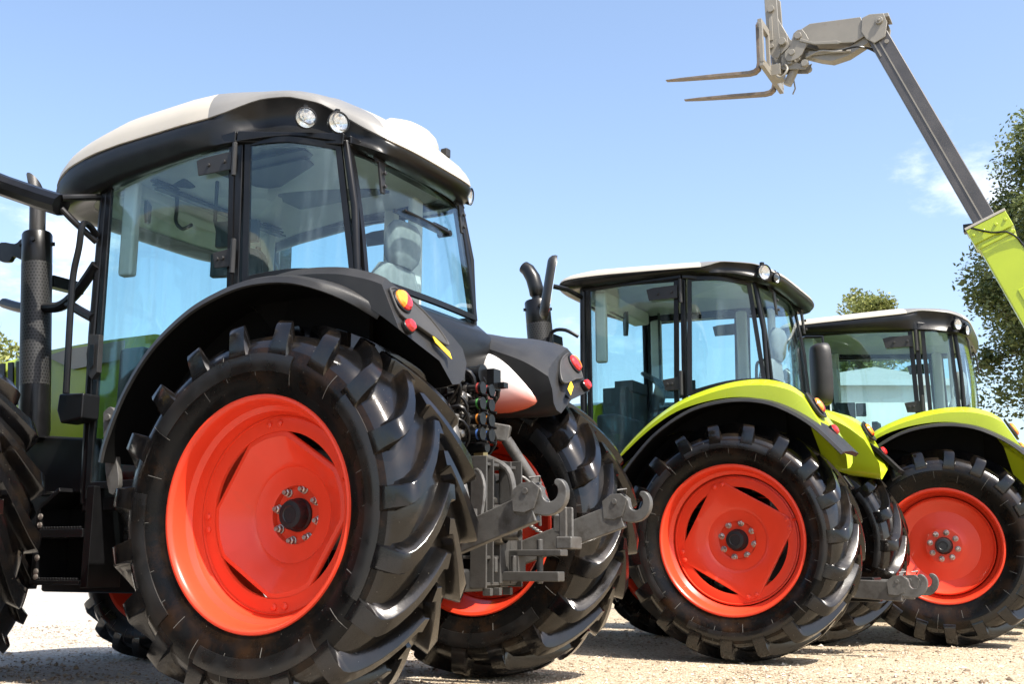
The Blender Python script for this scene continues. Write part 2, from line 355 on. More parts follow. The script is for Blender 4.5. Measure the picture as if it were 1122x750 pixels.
def rim_mesh(name, r, w, hubin, ringin, disc, rot):
    """outer face towards +y; y = 0 is the wheel's middle plane"""
    b = MB(); f = .42*w
    lip = [(r-.012, f-.016), (r-.002, f-.010), (r, f), (r-.005, f+.009), (r-.016, f+.010), (r-.026, f+.002), (r-.034, f-.014), (r-.040, f-.05),
           (r-.046, f-.085), (r-.062, f-.10), (r-.070, f-.108), (r-.075, f-.15), (r-.083, f-.165), (r-.092, f-ringin+.012), (r-.100, f-ringin-.01), (r-.104, f-ringin-.12), (r-.105, 0), (r-.07, -f+.13), (r-.040, -f+.05), (r-.026, -f-.002), (r-.008, -f-.008), (r, -f), (r-.012, -f+.016)]
    lip = [lip[0]]+sorted(lip[1:14], key=lambda q: -q[1] if q[1] < f-.01 else 0)+lip[14:] if False else lip
    outer = [(rr+.006 if i > 1 else rr, h) for i, (rr, h) in enumerate(lip)]
    b.lathe(lip, n=96)
    # mounting ring
    yr = f-ringin; ro = r-.085; ri = ro-.078*r/.568
    if disc != 'dish':
        b.lathe([(ro+.004, yr), (ri+.01, yr+.006), (ri, yr+.004), (ri-.002, yr-.014), (ri+.01, yr-.018), (ro+.004, yr-.016)], n=96)
    yh = f-hubin
    n = 144
    def edge(t):
        if disc == 'dish': return ro+.004
        if disc == 'lens': k, cut, base = 4, ri*.90, ri+.004
        else: k, cut, base = 4, ri*.865, ri+.045
        best = base
        for j in range(k):
            d = math.cos(t-R_(rot)-j*PI/2)
            if d > .05: best = min(best, cut/d)
        return best
    if disc == 'lens':
        pr = [(1., yr-.008), (.985, yr-.002), (.93, yr+.0), (.80, yr-.035), (.66, yr-.085), (.615, yr-.095), (.585, yr-.112), (.50, yr-.122), (.40, yr-.128), (.36, yr-.132), (.345, yh+.0), (.30, yh-.002), (0.05, yh-.002)]
    elif disc == 'square':
        pr = [(1., yr-.004), (.995, yr+.008), (.97, yr+.010), (.80, yr-.004), (.62, yr-.018), (.59, yr-.024), (.56, yr-.034), (.40, yr-.040), (.36, yr-.044), (.34, yh), (.30, yh), (.05, yh)]
    else:
        pr = [(1., yr+.0), (.985, yr+.004), (.95, yr-.012), (.86, yr-.04), (.74, yr-.05), (.715, yr-.056), (.5, yr-.05), (.42, yr-.046), (.36, yr-.03), (.33, yh), (.28, yh), (.05, yh)]
    # the disc is a shell 14 mm thick
    rings = []
    for sgn in (0, 1):
        seq = pr if sgn == 0 else list(reversed(pr))
        for (q, y) in seq:
            row = []
            for i in range(n):
                t = 2*PI*i/n; e = edge(t); base = ri if disc != 'dish' else ro
                # near the hub the rings are round, near the edge they follow the outline
                k = max(0, min(1, (q-.62)/.3)); e2 = base*(1-k)+e*k
                rad = min(q*e2, e)
                row.append((rad*math.cos(t), y-(.014 if sgn else 0), rad*math.sin(t)))
            rings.append(row)
    b.loft(rings, closed=True, cap=False, ring=True)
    # paired rivet heads on the ring
    if disc != 'dish':
        for j in range(4):
            for o in (-4.3, 4.3):
                t = R_(rot+45+90*j+o+(8 if disc == 'lens' else 0)); rr = (ro+ri)/2+(.0 if disc == 'lens' else -.012)
                b.lathe([(.017, yr+.002), (.016, yr+.012 if disc == 'lens' else yr+.018), (.010, yr+.015 if disc == 'lens' else yr+.022), (0.0005, yr+.016 if disc == 'lens' else yr+.023)], (rr*math.cos(t), 0, rr*math.sin(t)), n=14)
    # valve stem
    t = R_(162); b.cyl(((r-.075)*math.cos(t), f-.12, (r-.075)*math.sin(t)), ((r-.10)*math.cos(t), f-.09, (r-.10)*math.sin(t)), .008, 8)
    o = b.build(name, [M['red']], None, smooth=32)
    return o, yh

def make_wheel(parent, kind, pos, mirror, tyre, rim, yh, r, cap_r, nb=8):
    e = empty(kind, pos, 0, parent)
    if mirror: e.scale = (1, -1, 1)
    t = tyre; t.parent = e; rim.parent = e
    c = MB(); cr = cap_r
    c.lathe([(cr*1.08, yh), (cr*1.08, yh+.012), (cr, yh+.02), (cr*.98, yh+.055), (cr*.86, yh+.072), (cr*.55, yh+.074), (cr*.5, yh+.070), (.001, yh+.070)], n=32)
    # the stub behind the disc carries the wheel
    c.lathe([(cr*1.6, yh-.012), (cr*1.6, yh-.25), (.001, yh-.26)], n=24)
    c.build('hub_cap', M['hubcap'], e)
    for j in range(nb):
        a = 2*PI*(j+.3)/nb; bb = MB(); rr = cr*1.68; ct = Vector((rr*math.cos(a), yh, rr*math.sin(a)))
        bb.lathe([(.024, 0), (.024, .006), (.0195, .007)], ct, n=18)
        bb.lathe([(.0195, .006), (.0195, .024), (.014, .028)], ct, n=6)
        bb.lathe([(.012, .027), (.012, .040), (.010, .043), (.0004, .043)], ct, n=14)
        bb.build('wheel_bolt', M['bolt'], e, smooth=30)
    return e

def dup_mesh(o):
    c = o.copy(); COL.objects.link(c); return c

# ------------------------------------------------------------------ roof
def superell(a, b, p, t):
    c, s = math.cos(t), math.sin(t)
    return a*math.copysign(abs(c)**(2/p), c), b*math.copysign(abs(s)**(2/p), s)
def interp(tab, x):
    if x <= tab[0][0]: return tab[0][1]
    for (a, p), (b, q) in zip(tab, tab[1:]):
        if x <= b: return p+(q-p)*(x-a)/(b-a)
    return tab[-1][1]
def sstep(a, b, x):
    t = max(0, min(1, (x-a)/(b-a))); return t*t*(3-2*t)

def make_roof(root, x0, x1, hw, zw, zb, crown, notch, nd, p_rear=4.5, nin=.13, mat_top=None):
    """zw/zb: heights of the lower edge of the white shell and of the black underside along x"""
    n = 128; cx, hx = (x0+x1)/2, (x1-x0)/2
    W = []; B = []; K = []
    for i in range(n):
        t = 2*PI*i/n; ex, ey = superell(hx, hw, 6.5 if math.cos(t) > 0 else p_rear, t)
        x = cx+ex; y = ey*(1-.05*sstep(.3, 1, -ex/hx))
        # rear corner cut-outs that hold the work lamps
        k = 0
        if notch:
            d = math.hypot((x-notch[0])/notch[2], (abs(y)-notch[1])/notch[3]); k = 1-sstep(.35, 1.0, d)
        zz = interp(zw, x); K.append(k)
        W.append((x-(x-cx)*nin*k, y*(1-nin*1.1*k), zz+nd*k))
        B.append((cx+ex*.975, y*.965, interp(zb, x)))
    top = MB(); secs = []
    def ring(s):
        row = []
        for (x, y, z) in W:
            px, py = cx+(x-cx)*s, y*s
            zc = interp(crown, px)-.02*(py/hw)**2+.03*(1-(py/hw)**2)
            h = (1-s**8)**.52
            row.append((px, py, z+(max(zc, z+.02)-z)*h))
        return row
    grey = M['roofgrey']
    secs = [ring(s) for s in (1, .992, .975, .94, .88, .78, .62, .42, .22, .05)]
    inner = [[(cx+(x-cx)*s, y*s, z+dz) for (x, y, z) in W] for s, dz in ((.985, -.006), (.95, .004))]
    top.loft(list(reversed(inner))+secs, closed=True, cap=False)
    top.add([p for p in secs[-1]], [tuple(range(n))])
    # shell faces round the lamp recess are coloured grey
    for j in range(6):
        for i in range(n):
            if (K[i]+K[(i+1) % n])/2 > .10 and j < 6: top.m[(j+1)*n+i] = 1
    r = top.build('roof', [M['white'], grey], root, smooth=50)
    bk = MB(); rows = []
    rows.append([(cx+(x-cx)*.97, y*.97, z+.01) for x, y, z in W])
    rows.append([(cx+(x-cx)*.992, y*.992, z-.004) for x, y, z in W])
    for f in (.25, .5, .75, .92, 1.0):
        row = []
        for (w, b) in zip(W, B):
            g = 1-(1-f)**1.8 if f < 1 else 1
            bulge = math.sin(PI*f)*(.018-(.02+nin)*K[len(row)])
            x = w[0]+(b[0]-w[0])*f; y = w[1]+(b[1]-w[1])*f; z = w[2]+(b[2]-w[2])*f
            l = math.hypot(x-cx, y); row.append((x+(x-cx)/l*bulge, y+y/l*bulge, z))
        rows.append(row)
    for s, dz in ((.97, -.012), (.93, -.008), (.88, .02), (.85, .03)):
        rows.append([(cx+(b[0]-cx)*s, b[1]*s, b[2]+dz) for b in B])
    bk.loft(rows, closed=True, cap=False)
    u = bk.build('roof_underside', M['black'], r, smooth=50)
    hl = MB(); rows = []
    for s, dz in ((.88, .026), (.80, .05), (.70, .10), (.4, .11), (.05, .11)):
        rows.append([(cx+(b[0]-cx)*s, b[1]*s, b[2]+dz) for b in B])
    hl.loft(rows, closed=True, cap=False); hl.add(rows[-1], [tuple(range(n))])
    hl.build('headliner', M['interior'], r, smooth=50)
    return r

def work_lamp(parent, p, d, r=.05):
    """round lamp at p facing direction d"""
    d = Vector(d).normalized(); p = Vector(p)
    q = d.to_track_quat('Y', 'Z').to_matrix()
    b = MB(); b.lathe([(.001, -r*1.1), (r*.55, -r*1.05), (r*.85, -r*.7), (r*1.02, -r*.1), (r*1.05, r*.18), (r*.95, r*.2), (r*.92, 0)], n=28)
    b.box((0, -r*.5, r*1.15), (r*.4, r*.45, r*.45))
    o = b.build('work_lamp', M['frame'], parent, smooth=35)
    g = MB(); g.lathe([(r*.92, .0), (r*.6, -r*.35), (.001, -r*.55)], n=28); x = g.build('lamp_reflector', M['lens'], o)
    l = MB(); l.lathe([(r*.94, r*.12), (r*.6, r*.2), (.001, r*.23)], n=28); l.lathe([(r*.3, -r*.3), (r*.28, 0), (.001, r*.05)], n=16)
    y = l.build('lamp_glass', M['lampglass'], o)
    o.matrix_local = Matrix.Translation(p) @ q.to_4x4()
    return o

# ------------------------------------------------------------------ fenders
def sweep_arc(b, arc, sec, mi=0, taper=0, under=6):
    rows = []; k = len(arc)
    for i, (x, z) in enumerate(arc):
        a = arc[max(i-1, 0)]; c = arc[min(i+1, k-1)]
        dx, dz = c[0]-a[0], c[1]-a[1]; l = math.hypot(dx, dz); nx, nz = dz/l, -dx/l
        if nz < 0 and i < k: pass
        e = max(0, min(1, (k-1-i)/taper)) if taper else 1; e = e*e*(3-2*e)
        rows.append([(x+nx*h, y if abs(y) < 1.05 else math.copysign(1.05+(abs(y)-1.05)*(.15+.85*e), y), z+nz*h) for y, h in sec])
    o = len(b.f); b.loft(rows, closed=True, cap=True, mi=mi); ns = len(sec)
    for i in range(k-1):
        for j in range(ns):
            if j >= under: b.m[o+i*ns+j] = 1

def mirror_y(vs): return [(x, -y, z) for x, y, z in vs]

def tail_lamp(parent, p, nrm, r, split, s):
    b = MB(); n = Vector(nrm).normalized(); q = n.to_track_quat('Y', 'Z').to_matrix().to_4x4()
    pr = [(r*1.12, -.012), (r*1.12, .006), (r*1.0, .010), (r*.99, .004)]
    b.lathe(pr, n=28, mi=0)
    dome = [(r*.99, .002), (r*.97, .018), (r*.8, .030), (r*.4, .036), (.0005, .037)]
    if split:
        a0 = -60 if (s > 0 or split == 'left') else 60
        b.lathe(dome, n=18, mi=1, a0=R_(a0), a1=R_(a0+180))
        b.lathe(dome, n=18, mi=2, a0=R_(a0+180), a1=R_(a0+360))
    else: b.lathe(dome, n=28, mi=1)
    o = b.build('tail_lamp' if r > .04 else 'reflector', [M['frame'], M['orange'] if (split or r > .04) else M['redlens'], M['redlens']], parent)
    o.matrix_local = Matrix.Translation(p) @ q
    return o

# ------------------------------------------------------------------ cab panes
def pane(root, name, pts, fw, mat_, nrm, th=.006):
    """flat or gently bent glass: pts is a closed 3D outline; a black seal of width fw runs round it"""
    n = Vector(nrm).normalized(); P = [Vector(p) for p in pts]; k = len(P)
    b = MB(); vs = [p+n*th/2 for p in P]+[p-n*th/2 for p in P]
    b.add(vs, [tuple(range(k)), tuple(range(2*k-1, k-1, -1))]+[(i, (i+1) % k, k+(i+1) % k, k+i) for i in range(k)])
    o = b.build(name, mat_, root, smooth=0)
    if fw:
        s = MB()
        sq = [P[-1]]+P+[P[0], P[1]]
        c = sum(P, Vector())/k
        rows = []
        for i in range(k):
            p = P[i]; d0 = (P[i]-P[i-1]).normalized(); d1 = (P[(i+1) % k]-P[i]).normalized()
            e0 = d0.cross(n); e1 = d1.cross(n); m = (e0+e1)
            m = m.normalized()/max(.35, math.sqrt(max(.05, (1+e0.dot(e1))/2)))
            if (c-p).dot(m) < 0: m = -m
            rows.append([p+n*.012-m*fw*.25, p+n*.012+m*fw*.75, p-n*.012+m*fw*.75, p-n*.012-m*fw*.25])
        s.loft(rows, closed=True, cap=False, ring=True)
        s.build('window_seal', M['frame'], o, smooth=0, bevel=.003)
    return o

exec_parts = []

def curved_pane(root, name, bot, top, mat_, fw=.035, th=.006, nu=10, nv=6, bow=0., out=(0,0,0), seal=True):
    """glass between a bottom and a top edge (3D polylines), a little bowed, with a black seal round it"""
    def samp(pl, t):
        L = [0]
        for a, b in zip(pl, pl[1:]): L.append(L[-1]+(Vector(b)-Vector(a)).length)
        d = t*L[-1]
        for i in range(len(pl)-1):
            if d <= L[i+1]+1e-9:
                f = (d-L[i])/(L[i+1]-L[i]); return Vector(pl[i]).lerp(Vector(pl[i+1]), f)
        return Vector(pl[-1])
    bs = smooth_path(bot, 6) if len(bot) > 2 else bot; ts = smooth_path(top, 6) if len(top) > 2 else top
    O = Vector(out)
    G = [[samp(bs, i/nu).lerp(samp(ts, i/nu), j/nv)+O*(bow*math.sin(PI*j/nv)*(.4+.6*math.sin(PI*i/nu))) for i in range(nu+1)] for j in range(nv+1)]
    b = MB(); vs = []
    for s in (.5, -.5):
        for row in G: vs += [p+O*th*s for p in row]
    n1 = nu+1; tot = n1*(nv+1); fs = []
    for j in range(nv):
        for i in range(nu):
            q = (j*n1+i, j*n1+i+1, (j+1)*n1+i+1, (j+1)*n1+i); fs += [q, tuple(tot+k for k in reversed(q))]
    loop = [i for i in range(n1)]+[j*n1+nu for j in range(1, nv+1)]+[nv*n1+i for i in range(nu-1, -1, -1)]+[j*n1 for j in range(nv-1, 0, -1)]
    for a, c in zip(loop, loop[1:]+loop[:1]): fs.append((a, c, tot+c, tot+a))
    b.add(vs, fs); o = b.build(name, mat_, root, smooth=60)
    if seal:
        L = [G[i//n1][i % n1] for i in loop]; cen = sum(L, Vector())/len(L); k = len(L); rows = []
        for i in range(k):
            p = L[i]; d0 = (L[i]-L[i-1]).normalized(); d1 = (L[(i+1) % k]-L[i]).normalized()
            e0, e1 = d0.cross(O), d1.cross(O); m = e0+e1; c = e0.dot(e1)
            m = m.normalized()/max(.6, math.sqrt(max(.05, (1+c)/2)))
            if (cen-p).dot(m) < 0: m = -m
            rows.append([p+O*.012-m*fw*.3, p+O*.012+m*fw*.62, p+O*.007+m*fw*.70, p-O*.010+m*fw*.70, p-O*.012-m*fw*.3])
        s = MB(); s.loft(rows, closed=True, cap=False, ring=True)
        s.build('window_seal', M['frame'], o, smooth=50)
    return o

def make_tractor(S):
    root = empty('tractor', (S['pos'][0], S['pos'][1], -.012), S['psi'])
    tag(root, S['label'], 'tractor', 'tractors parked in a row on the gravel')
    R, r, t, w = S['R'], S['r'], S['t'], S['w']; az = R; hw = w/2
    C = S['cab']; black = M['black']
    # ---- wheels
    tyre = tyre_mesh(R, r, w, S.get('nl', 19), .068*R/.95, 'tyre', S['panels'])
    rim, yh = rim_mesh('rim', r, w, S['hubin'], S['ringin'], S['disc'], S['rot'])
    t2, r2 = dup_mesh(tyre), dup_mesh(rim)
    a = make_wheel(root, 'rear_wheel', (0, t, az), False, tyre, rim, yh, r, .077*r/.56)
    tyre.rotation_euler = (0, S.get('spin', 0), 0)
    a = make_wheel(root, 'rear_wheel', (0, -t, az), True, t2, r2, yh, r, .077*r/.56)
    t2.rotation_euler = (0, S.get('spin', 0)+.11, 0)
    Rf, rf, tf, wf, wb = S['front']
    tyre = tyre_mesh(Rf, rf, wf, 18, .045, 'tyre', [])
    rim, yh = rim_mesh('rim', rf, wf, .14, .09, 'dish', 0)
    t2, r2 = dup_mesh(tyre), dup_mesh(rim)
    make_wheel(root, 'front_wheel', (wb, tf, Rf), False, tyre, rim, yh, rf, .055)
    make_wheel(root, 'front_wheel', (wb, -tf, Rf), True, t2, r2, yh, rf, .055)
    # ---- chassis
    b = MB()
    b.box((1.2, 0, .78), (3.4, .46, .42)); b.box((0, 0, az), (.62, .62, .62)); b.box((wb, 0, Rf), (.3, 1.1, .2))
    b.lathe([(.17, -t+.05), (.17, -.3), (.24, -.25), (.24, .25), (.17, .3), (.17, t-.05)], (0, 0, az), n=24)
    b.box((wb+.15, 0, .95), (1.5, .5, .34)); b.box((wb-.6, 0, .62), (1.0, .5, .2))
    b.box((.75, 0, 1.12), (1.7, .9, .18)); b.box((-.25, 0, 1.15), (.3, .55, .5))
    b.build('chassis', M['frame'], root, bevel=.02)
    # ---- cab frame
    Ab, At, Bb, Bt, Cb, Ct = [Vector(p) for p in (C['Ab'], C['At'], C['Bb'], C['Bt'], C['Cb'], C['Ct'])]
    zf = C['floor']
    b = MB()
    for s in (1, -1):
        f = lambda v: (v[0], v[1]*s, v[2])
        pw = C.get('pw', .07)
        b.tube([f(Ab), f(Ab.lerp(At, .5)+Vector((.012, .012, 0))), f(At)], pw*.52, 8)
        b.beam(f(Bb+Vector((0, -.02, -.7))), f(Bt+Vector((0, -.02, 0))), pw*.72, pw*.75, up=(0, 1, 0))
        b.tube([f(Cb+Vector((0, 0, -.3))), f(Cb.lerp(Ct, .5)+Vector((-.02, .01, 0))), f(Ct)], pw*.32, 8)
        # roof rail and lower rails
        b.beam(f(At), f(Bt), .08, .07); b.beam(f(Bt), f(Ct), .08, .07)
        b.beam(f(Ab), f((Bb.x, Ab.y, Ab.z)), .06, .08)
    b.beam(Ct, (Ct.x, -Ct.y, Ct.z), .07, .06); b.beam(At, (At.x, -At.y, At.z), .07, .08); b.beam((Ab.x, Ab.y, Ab.z), (Ab.x, -Ab.y, Ab.z), .08, .1)
    b.build('cab_frame', M['frame'], root, bevel=.008)
    b = MB()
    b.box(((Ab.x+.1)/2, 0, zf-.06), (Ab.x-.1, Ab.y*1.9, .10)); b.box((Ab.x-.12, 0, (zf+.45)-.2), (.2, 1.2, .9))
    b.box((.18, 0, (zf+Cb.z)/2-.05), (.62, 1.18, Cb.z-zf-.16)); b.box((Ab.x-.02, 0, zf-.2), (.12, 1.3, .45))
    b.build('cab_floor', M['darkin'], root, bevel=.03)
    # rear bulkhead under the window: a rounded dark box
    b = MB(); rows = []
    for y in [-.62+1.24*i/8 for i in range(9)]:
        k = 1-abs(y/.62)**6*.15
        rows.append([(.12, y, zf), (.12, y, Cb.z-.05), (Cb.x-.02, y, Cb.z-.04), (Cb.x-.13*k, y, Cb.z-.12), (Cb.x-.17*k, y, Cb.z-.24), (Cb.x-.13*k, y, Cb.z-.38), (.0, y, Cb.z-.46), (.0, y, zf)])
    b.loft(rows); b.build('cab_rear_panel', black, root, smooth=50)
    # ---- glass
    yb = Ab.y+.035
    zlow = C['glasslow']
    for s in (1, -1):
        f = lambda x, y, z: (x, y*s, z)
        am = lambda z: Ab.lerp(At, (z-Ab.z)/(At.z-Ab.z))
        bx = lambda z: Bb.x+(Bt.x-Bb.x)*(z-Bb.z)/(Bt.z-Bb.z)
        zt = min(At.z, Bt.z)-.02; zt0 = At.z-.02; zt1 = Bt.z-.02
        o = curved_pane(root, 'side_window', [f(am(zlow).x-.05, yb, zlow), f((am(zlow).x+bx(zlow))/2, yb+.035, zlow), f(bx(zlow)+.045, Bb.y+.01, zlow)],
                        [f(am(zt0).x-.05, yb-.01, zt0), f((am(zt0).x+bx(zt1))/2, yb+.02, (zt0+zt1)/2+.01), f(bx(zt1)+.045, Bt.y+.0, zt1)], M['glass'], .04, out=(0, s, 0))
        # hinges at the B pillar
        for z in (zt1-.12, max(Bb.z+.12, zlow+.5)):
            h = MB()
            h.prism([(bx(z)+.30, z+.045), (bx(z)+.28, z-.05), (bx(z)+.03, z-.055), (bx(z)+.03, z+.055), (bx(z)+.24, z+.055)] if z > Bb.z+.5 else [(bx(z)+.16, z+.04), (bx(z)+.14, z-.05), (bx(z)+.0, z-.055), (bx(z)+.0, z+.055)], XZ(), s*(Bb.y+.028), s*(Bb.y+.040))
            h.cyl((bx(z)-.0, s*(Bb.y+.045), z-.10), (bx(z)-.0, s*(Bb.y+.045), z+.10), .015, 10)
            for dx in (.08, .2 if z > Bb.z+.5 else .12): h.cyl((bx(z)+dx, s*(Bb.y+.03), z), (bx(z)+dx, s*(Bb.y+.05), z), .012, 8)
            h.build('hinge', M['greyblack'], o, bevel=.003)
        # door handle by the A pillar
        h = MB(); hx, hz = am(1.9).x-.06, C.get('handle', 1.93)
        h.prism([(hx-.045, hz+.13), (hx+.04, hz+.14), (hx+.055, hz+.02), (hx+.03, hz-.11), (hx-.01, hz-.14), (hx-.05, hz-.10)], XZ(), s*(yb+.008), s*(yb+.045))
        h.prism([(hx-.02, hz+.07), (hx+.02, hz+.075), (hx+.025, hz-.03), (hx, hz-.08), (hx-.025, hz-.06)], XZ(), s*(yb+.048), s*(yb+.054), mi=1)
        h.build('door_handle', [M['greyblack'], M['frame']], o, bevel=.006)
        # rear corner pane
        m1 = Vector((Bb.x*.45+Cb.x*.55, Bb.y*.62+Cb.y*.38+.04, (Bb.z+Cb.z)/2)); m2 = Vector((Bt.x*.45+Ct.x*.55, Bt.y*.62+Ct.y*.38+.04, (Bt.z+Ct.z)/2))
        bp = [Vector((Bb.x-.05, Bb.y, C['cornlow'][0])), Vector((m1.x, m1.y, (C['cornlow'][0]+C['cornlow'][1])/2+.02)), Vector((Cb.x+.03, Cb.y+.015, C['cornlow'][1]))]
        tp = [Vector((Bt.x-.05, Bt.y-.01, Bt.z-.03)), Vector((m2.x, m2.y, (Bt.z+Ct.z)/2-.02)), Vector((Ct.x+.03, Ct.y+.015, Ct.z-.03))]
        od = Vector((-.25, s*.97, 0))
        curved_pane(root, 'corner_window', [f(*p) for p in bp], [f(*p) for p in tp], M['glass'], .036, out=od)
    # rear window, bowed
    bz = C['rearlow']
    o = curved_pane(root, 'rear_window', [(Cb.x-.01, Cb.y-.025, bz), (Cb.x-.075, 0, bz-.02), (Cb.x-.01, -Cb.y+.025, bz)], [(Ct.x-.01, Ct.y-.025, Ct.z-.04), (Ct.x-.07, 0, Ct.z-.02), (Ct.x-.01, -Ct.y+.025, Ct.z-.04)], M['glassclear'], .036, bow=.03, out=(-1, 0, .08), nu=14)
    for y in (.42, -.46):
        h = MB()
        x = Ct.x-.075; z = Ct.z-.03
        h.beam((x+.02, y, z+.03), (x-.03, y, z-.06), .09, .018, up=(1, 0, .4)); h.beam((x-.028, y, z-.05), (x-.045, y, z-.24), .06, .016, up=(1, 0, .1), w2=.035)
        h.cyl((x-.01, y-.07, z+.03), (x-.01, y+.07, z+.03), .017, 10); h.cyl((x-.05, y, z-.12), (x-.066, y, z-.12), .012, 8); h.cyl((x-.055, y, z-.2), (x-.07, y, z-.2), .012, 8)
        h.build('hinge', M['greyblack'], o, bevel=.003)
    if S.get('wiper'):
        h = MB(); x = Ct.x-.125; z = Ct.z-.30
        h.cyl((x+.07, -.28, z-.02), (x-.02, -.28, z-.02), .02, 12); h.tube([(x-.012, -.30, z-.02), (x-.02, -.05, z-.02), (x-.012, .22, z-.015)], .010, 8)
        h.box((x+.01, .05, z-.035), (.016, .50, .022)); h.box((x+.004, .05, z-.018), (.02, .30, .02)); h.box((x, -.18, z-.01), (.03, .16, .03))
        h.build('wiper', M['frame'], o, bevel=.003)
    # windscreen
    curved_pane(root, 'windscreen', [(Ab.x+.04, Ab.y-.03, zlow+.25), (Ab.x+.22, 0, zlow+.25), (Ab.x+.04, -Ab.y+.03, zlow+.25)], [(At.x+.03, At.y-.03, At.z-.03), (At.x+.20, 0, At.z-.03), (At.x+.03, -At.y+.03, At.z-.03)], M['glassclear'], .04, out=(1, 0, 0), nu=12)
    # ---- roof
    ro = S['roof']
    roof = make_roof(root, ro['x0'], ro['x1'], ro['hw'], ro['zw'], ro['zb'], ro['crown'], ro['notch'], ro['nd'], ro.get('p', 4.5), ro.get('nin', .13))
    for p, d, rr in ro['lamps']:
        work_lamp(roof, p, d, rr)
    # ---- interior: seat, steering, console, monitor, mirror
    sx, sz = C['seat']
    o = MB()
    def cushion(c, d, tilt):
        q = Matrix.Rotation(tilt, 3, 'Y'); sec = []
        for i in range(7):
            k = -1+2*i/6; g = (1-abs(k)**4*.35); row = []
            for j in range(12):
                ex, ey = superell(d[0]/2*g, d[1]/2*g, 3.2, 2*PI*j/12)
                v = q @ Vector((ex, ey, k*d[2]/2)); row.append(v+Vector(c))
            sec.append(row)
        o.loft(sec)
    cushion((sx+.22, 0, sz), (.5, .5, .14), 0); cushion((sx-.06, 0, sz+.36), (.14, .50, .62), -.16); cushion((sx-.15, 0, sz+.80), (.11, .32, .27), -.12)
    se = o.build('driver_seat', M['seat'], root, smooth=60)
    o = MB(); o.box((sx+.2, 0, (sz+zf)/2-.04), (.34, .36, sz-zf-.12)); o.box((sx+.28, .34, sz+.18), (.34, .08, .06)); o.box((sx+.30, -.36, sz+.16), (.46, .16, .10)); o.cyl((sx+.38, -.36, sz+.2), (sx+.42, -.36, sz+.33), .02, 10, r2=.03)
    o.build('seat_base', M['darkin'], se, bevel=.02)
    o = MB(); wx = C['wheel'][0]; wz = C['wheel'][1]
    q = Matrix.Rotation(-.55, 4, 'Y'); ring = []
    for i in range(25):
        v = q @ Vector((.2*math.cos(2*PI*i/24), .2*math.sin(2*PI*i/24), 0)); ring.append((v.x+wx, v.y, v.z+wz))
    o.tube(ring, .016, 8, cap=False)
    for i in (0, 8, 16): o.tube([(wx+.02, 0, wz-.03), ring[i]], .012, 6)
    o.cyl((wx+.01, 0, wz-.02), (wx+.26, 0, zf), .055, 12, r2=.09)
    o.build('steering_wheel', M['darkin'], root)
    o = MB(); o.box((wx+.36, 0, wz-.22), (.22, .5, .36)); o.box((wx+.3, 0, wz-.02), (.18, .34, .10))
    o.box((sx+.45, -.55, sz+.16), (.75, .22, .34)); o.box((sx+.75, -.58, sz+.46), (.06, .24, .20)); o.tube([(sx+.7, -.6, sz+.2), (sx+.75, -.62, sz+.42)], .02, 8)
    o.build('dashboard', M['darkin'], root, bevel=.02)
    o = MB()
    mx_, my_, mz_ = C['monitor']
    o.tube([(mx_+.02, my_, Bt.z+.02), (mx_+.02, my_, mz_+.1), (mx_, my_-.02, mz_)], .013, 8)
    for i, (dx, dz, sw, sh) in enumerate(((0, 0, .20, .17), (.03, -.2, .22, .15), (-.16, .0, .09, .14))): o.box((mx_-.10+dx, my_-.03, mz_+dz), (.2 if i < 2 else .1, .05, sh), Matrix.Rotation(.35, 3, 'Z'))
    o.build('monitor', M['darkin'], root, bevel=.012)
    o = MB(); ix, iy, iz = C['inmirror']
    o.prism([(-.06, .10), (.05, .11), (.07, .03), (.06, -.10), (-.03, -.12), (-.07, -.04)], lambda u, v, w_: (ix+u*.55+w_, iy-u*.8, iz+v), 0, .03); o.tube([(ix+.03, iy, iz+.05), (ix+.12, iy+.1, iz+.10), (ix+.14, iy+.14, At.z-.03)], .010, 6)
    o.build('cab_mirror', M['darkin'], root, bevel=.01)
    o = MB()
    for s in (1, -1): o.box((At.x-.12, s*(At.y-.10), (At.z+zf)/2+.55), (.10, .07, .62), Matrix.Rotation(s*.2, 3, 'Z'))
    o.box((Bt.x-.02, -Bt.y+.09, Bt.z-.45), (.10, .06, .9)); o.box((Ct.x+.12, -.28, Ct.z-.45), (.05, .12, .8)); o.box((At.x-.05, .1, At.z-.06), (.16, 1.1, .12))
    o.build('pillar_trim', M['interior'], root, bevel=.02)
    # ---- fenders
    for s in (1, -1):
        F = S['fender']; arc = smooth_path(F['arc'], 5)
        b = MB(); sec = [(y*s, h) for y, h in F['sec']]; sweep_arc(b, arc, sec, taper=F.get('taper', 0))
        f = b.build('fender', [F['lipmat'], M['fenderblack']], root, smooth=40)
        # inner wall of the wheel well
        b = MB(); poly = [(x, z-.012) for x, z in arc if x > -.40]+[(-.36, az+.55), (.0, az+.45), (.5, az+.2), (F['arc'][0][0]-.1, az+.1)]
        b.prism(poly, XZ(), s*(Bb.y+.055), s*(Bb.y+.085))
        b.build('wheel_well', M['fenderblack'], f)
        # moulded body of the fender
        secs = []
        for st in F['pod']:
            secs.append([(p[0], p[1]*s, p[2]) for p in st])
        # closed loops, smoothly interpolated from station to station
        flat = [tuple(c for p in st for c in p) for st in secs]
        fine = smooth_path(flat, 5)
        secs = [[tuple(q[3*i:3*i+3]) for i in range(len(q)//3)] for q in fine]
        b = MB(); b.loft(secs); ns = len(secs[0])
        for i in range(len(secs)-1-F.get('bodyrear', 0)):  # underside faces go near-black, the rearmost ones keep the body colour
            b.m[i*ns+ns-1] = 1; b.m[i*ns+ns-2] = 1
        body = b.build('fender_body', [F['podmat'], M['fenderblack']], f, smooth=42, bevel=.012)
        fx = lambda z, off=0: (F['face'][0]-(F['face'][1]-z)*F['face'][2], z)
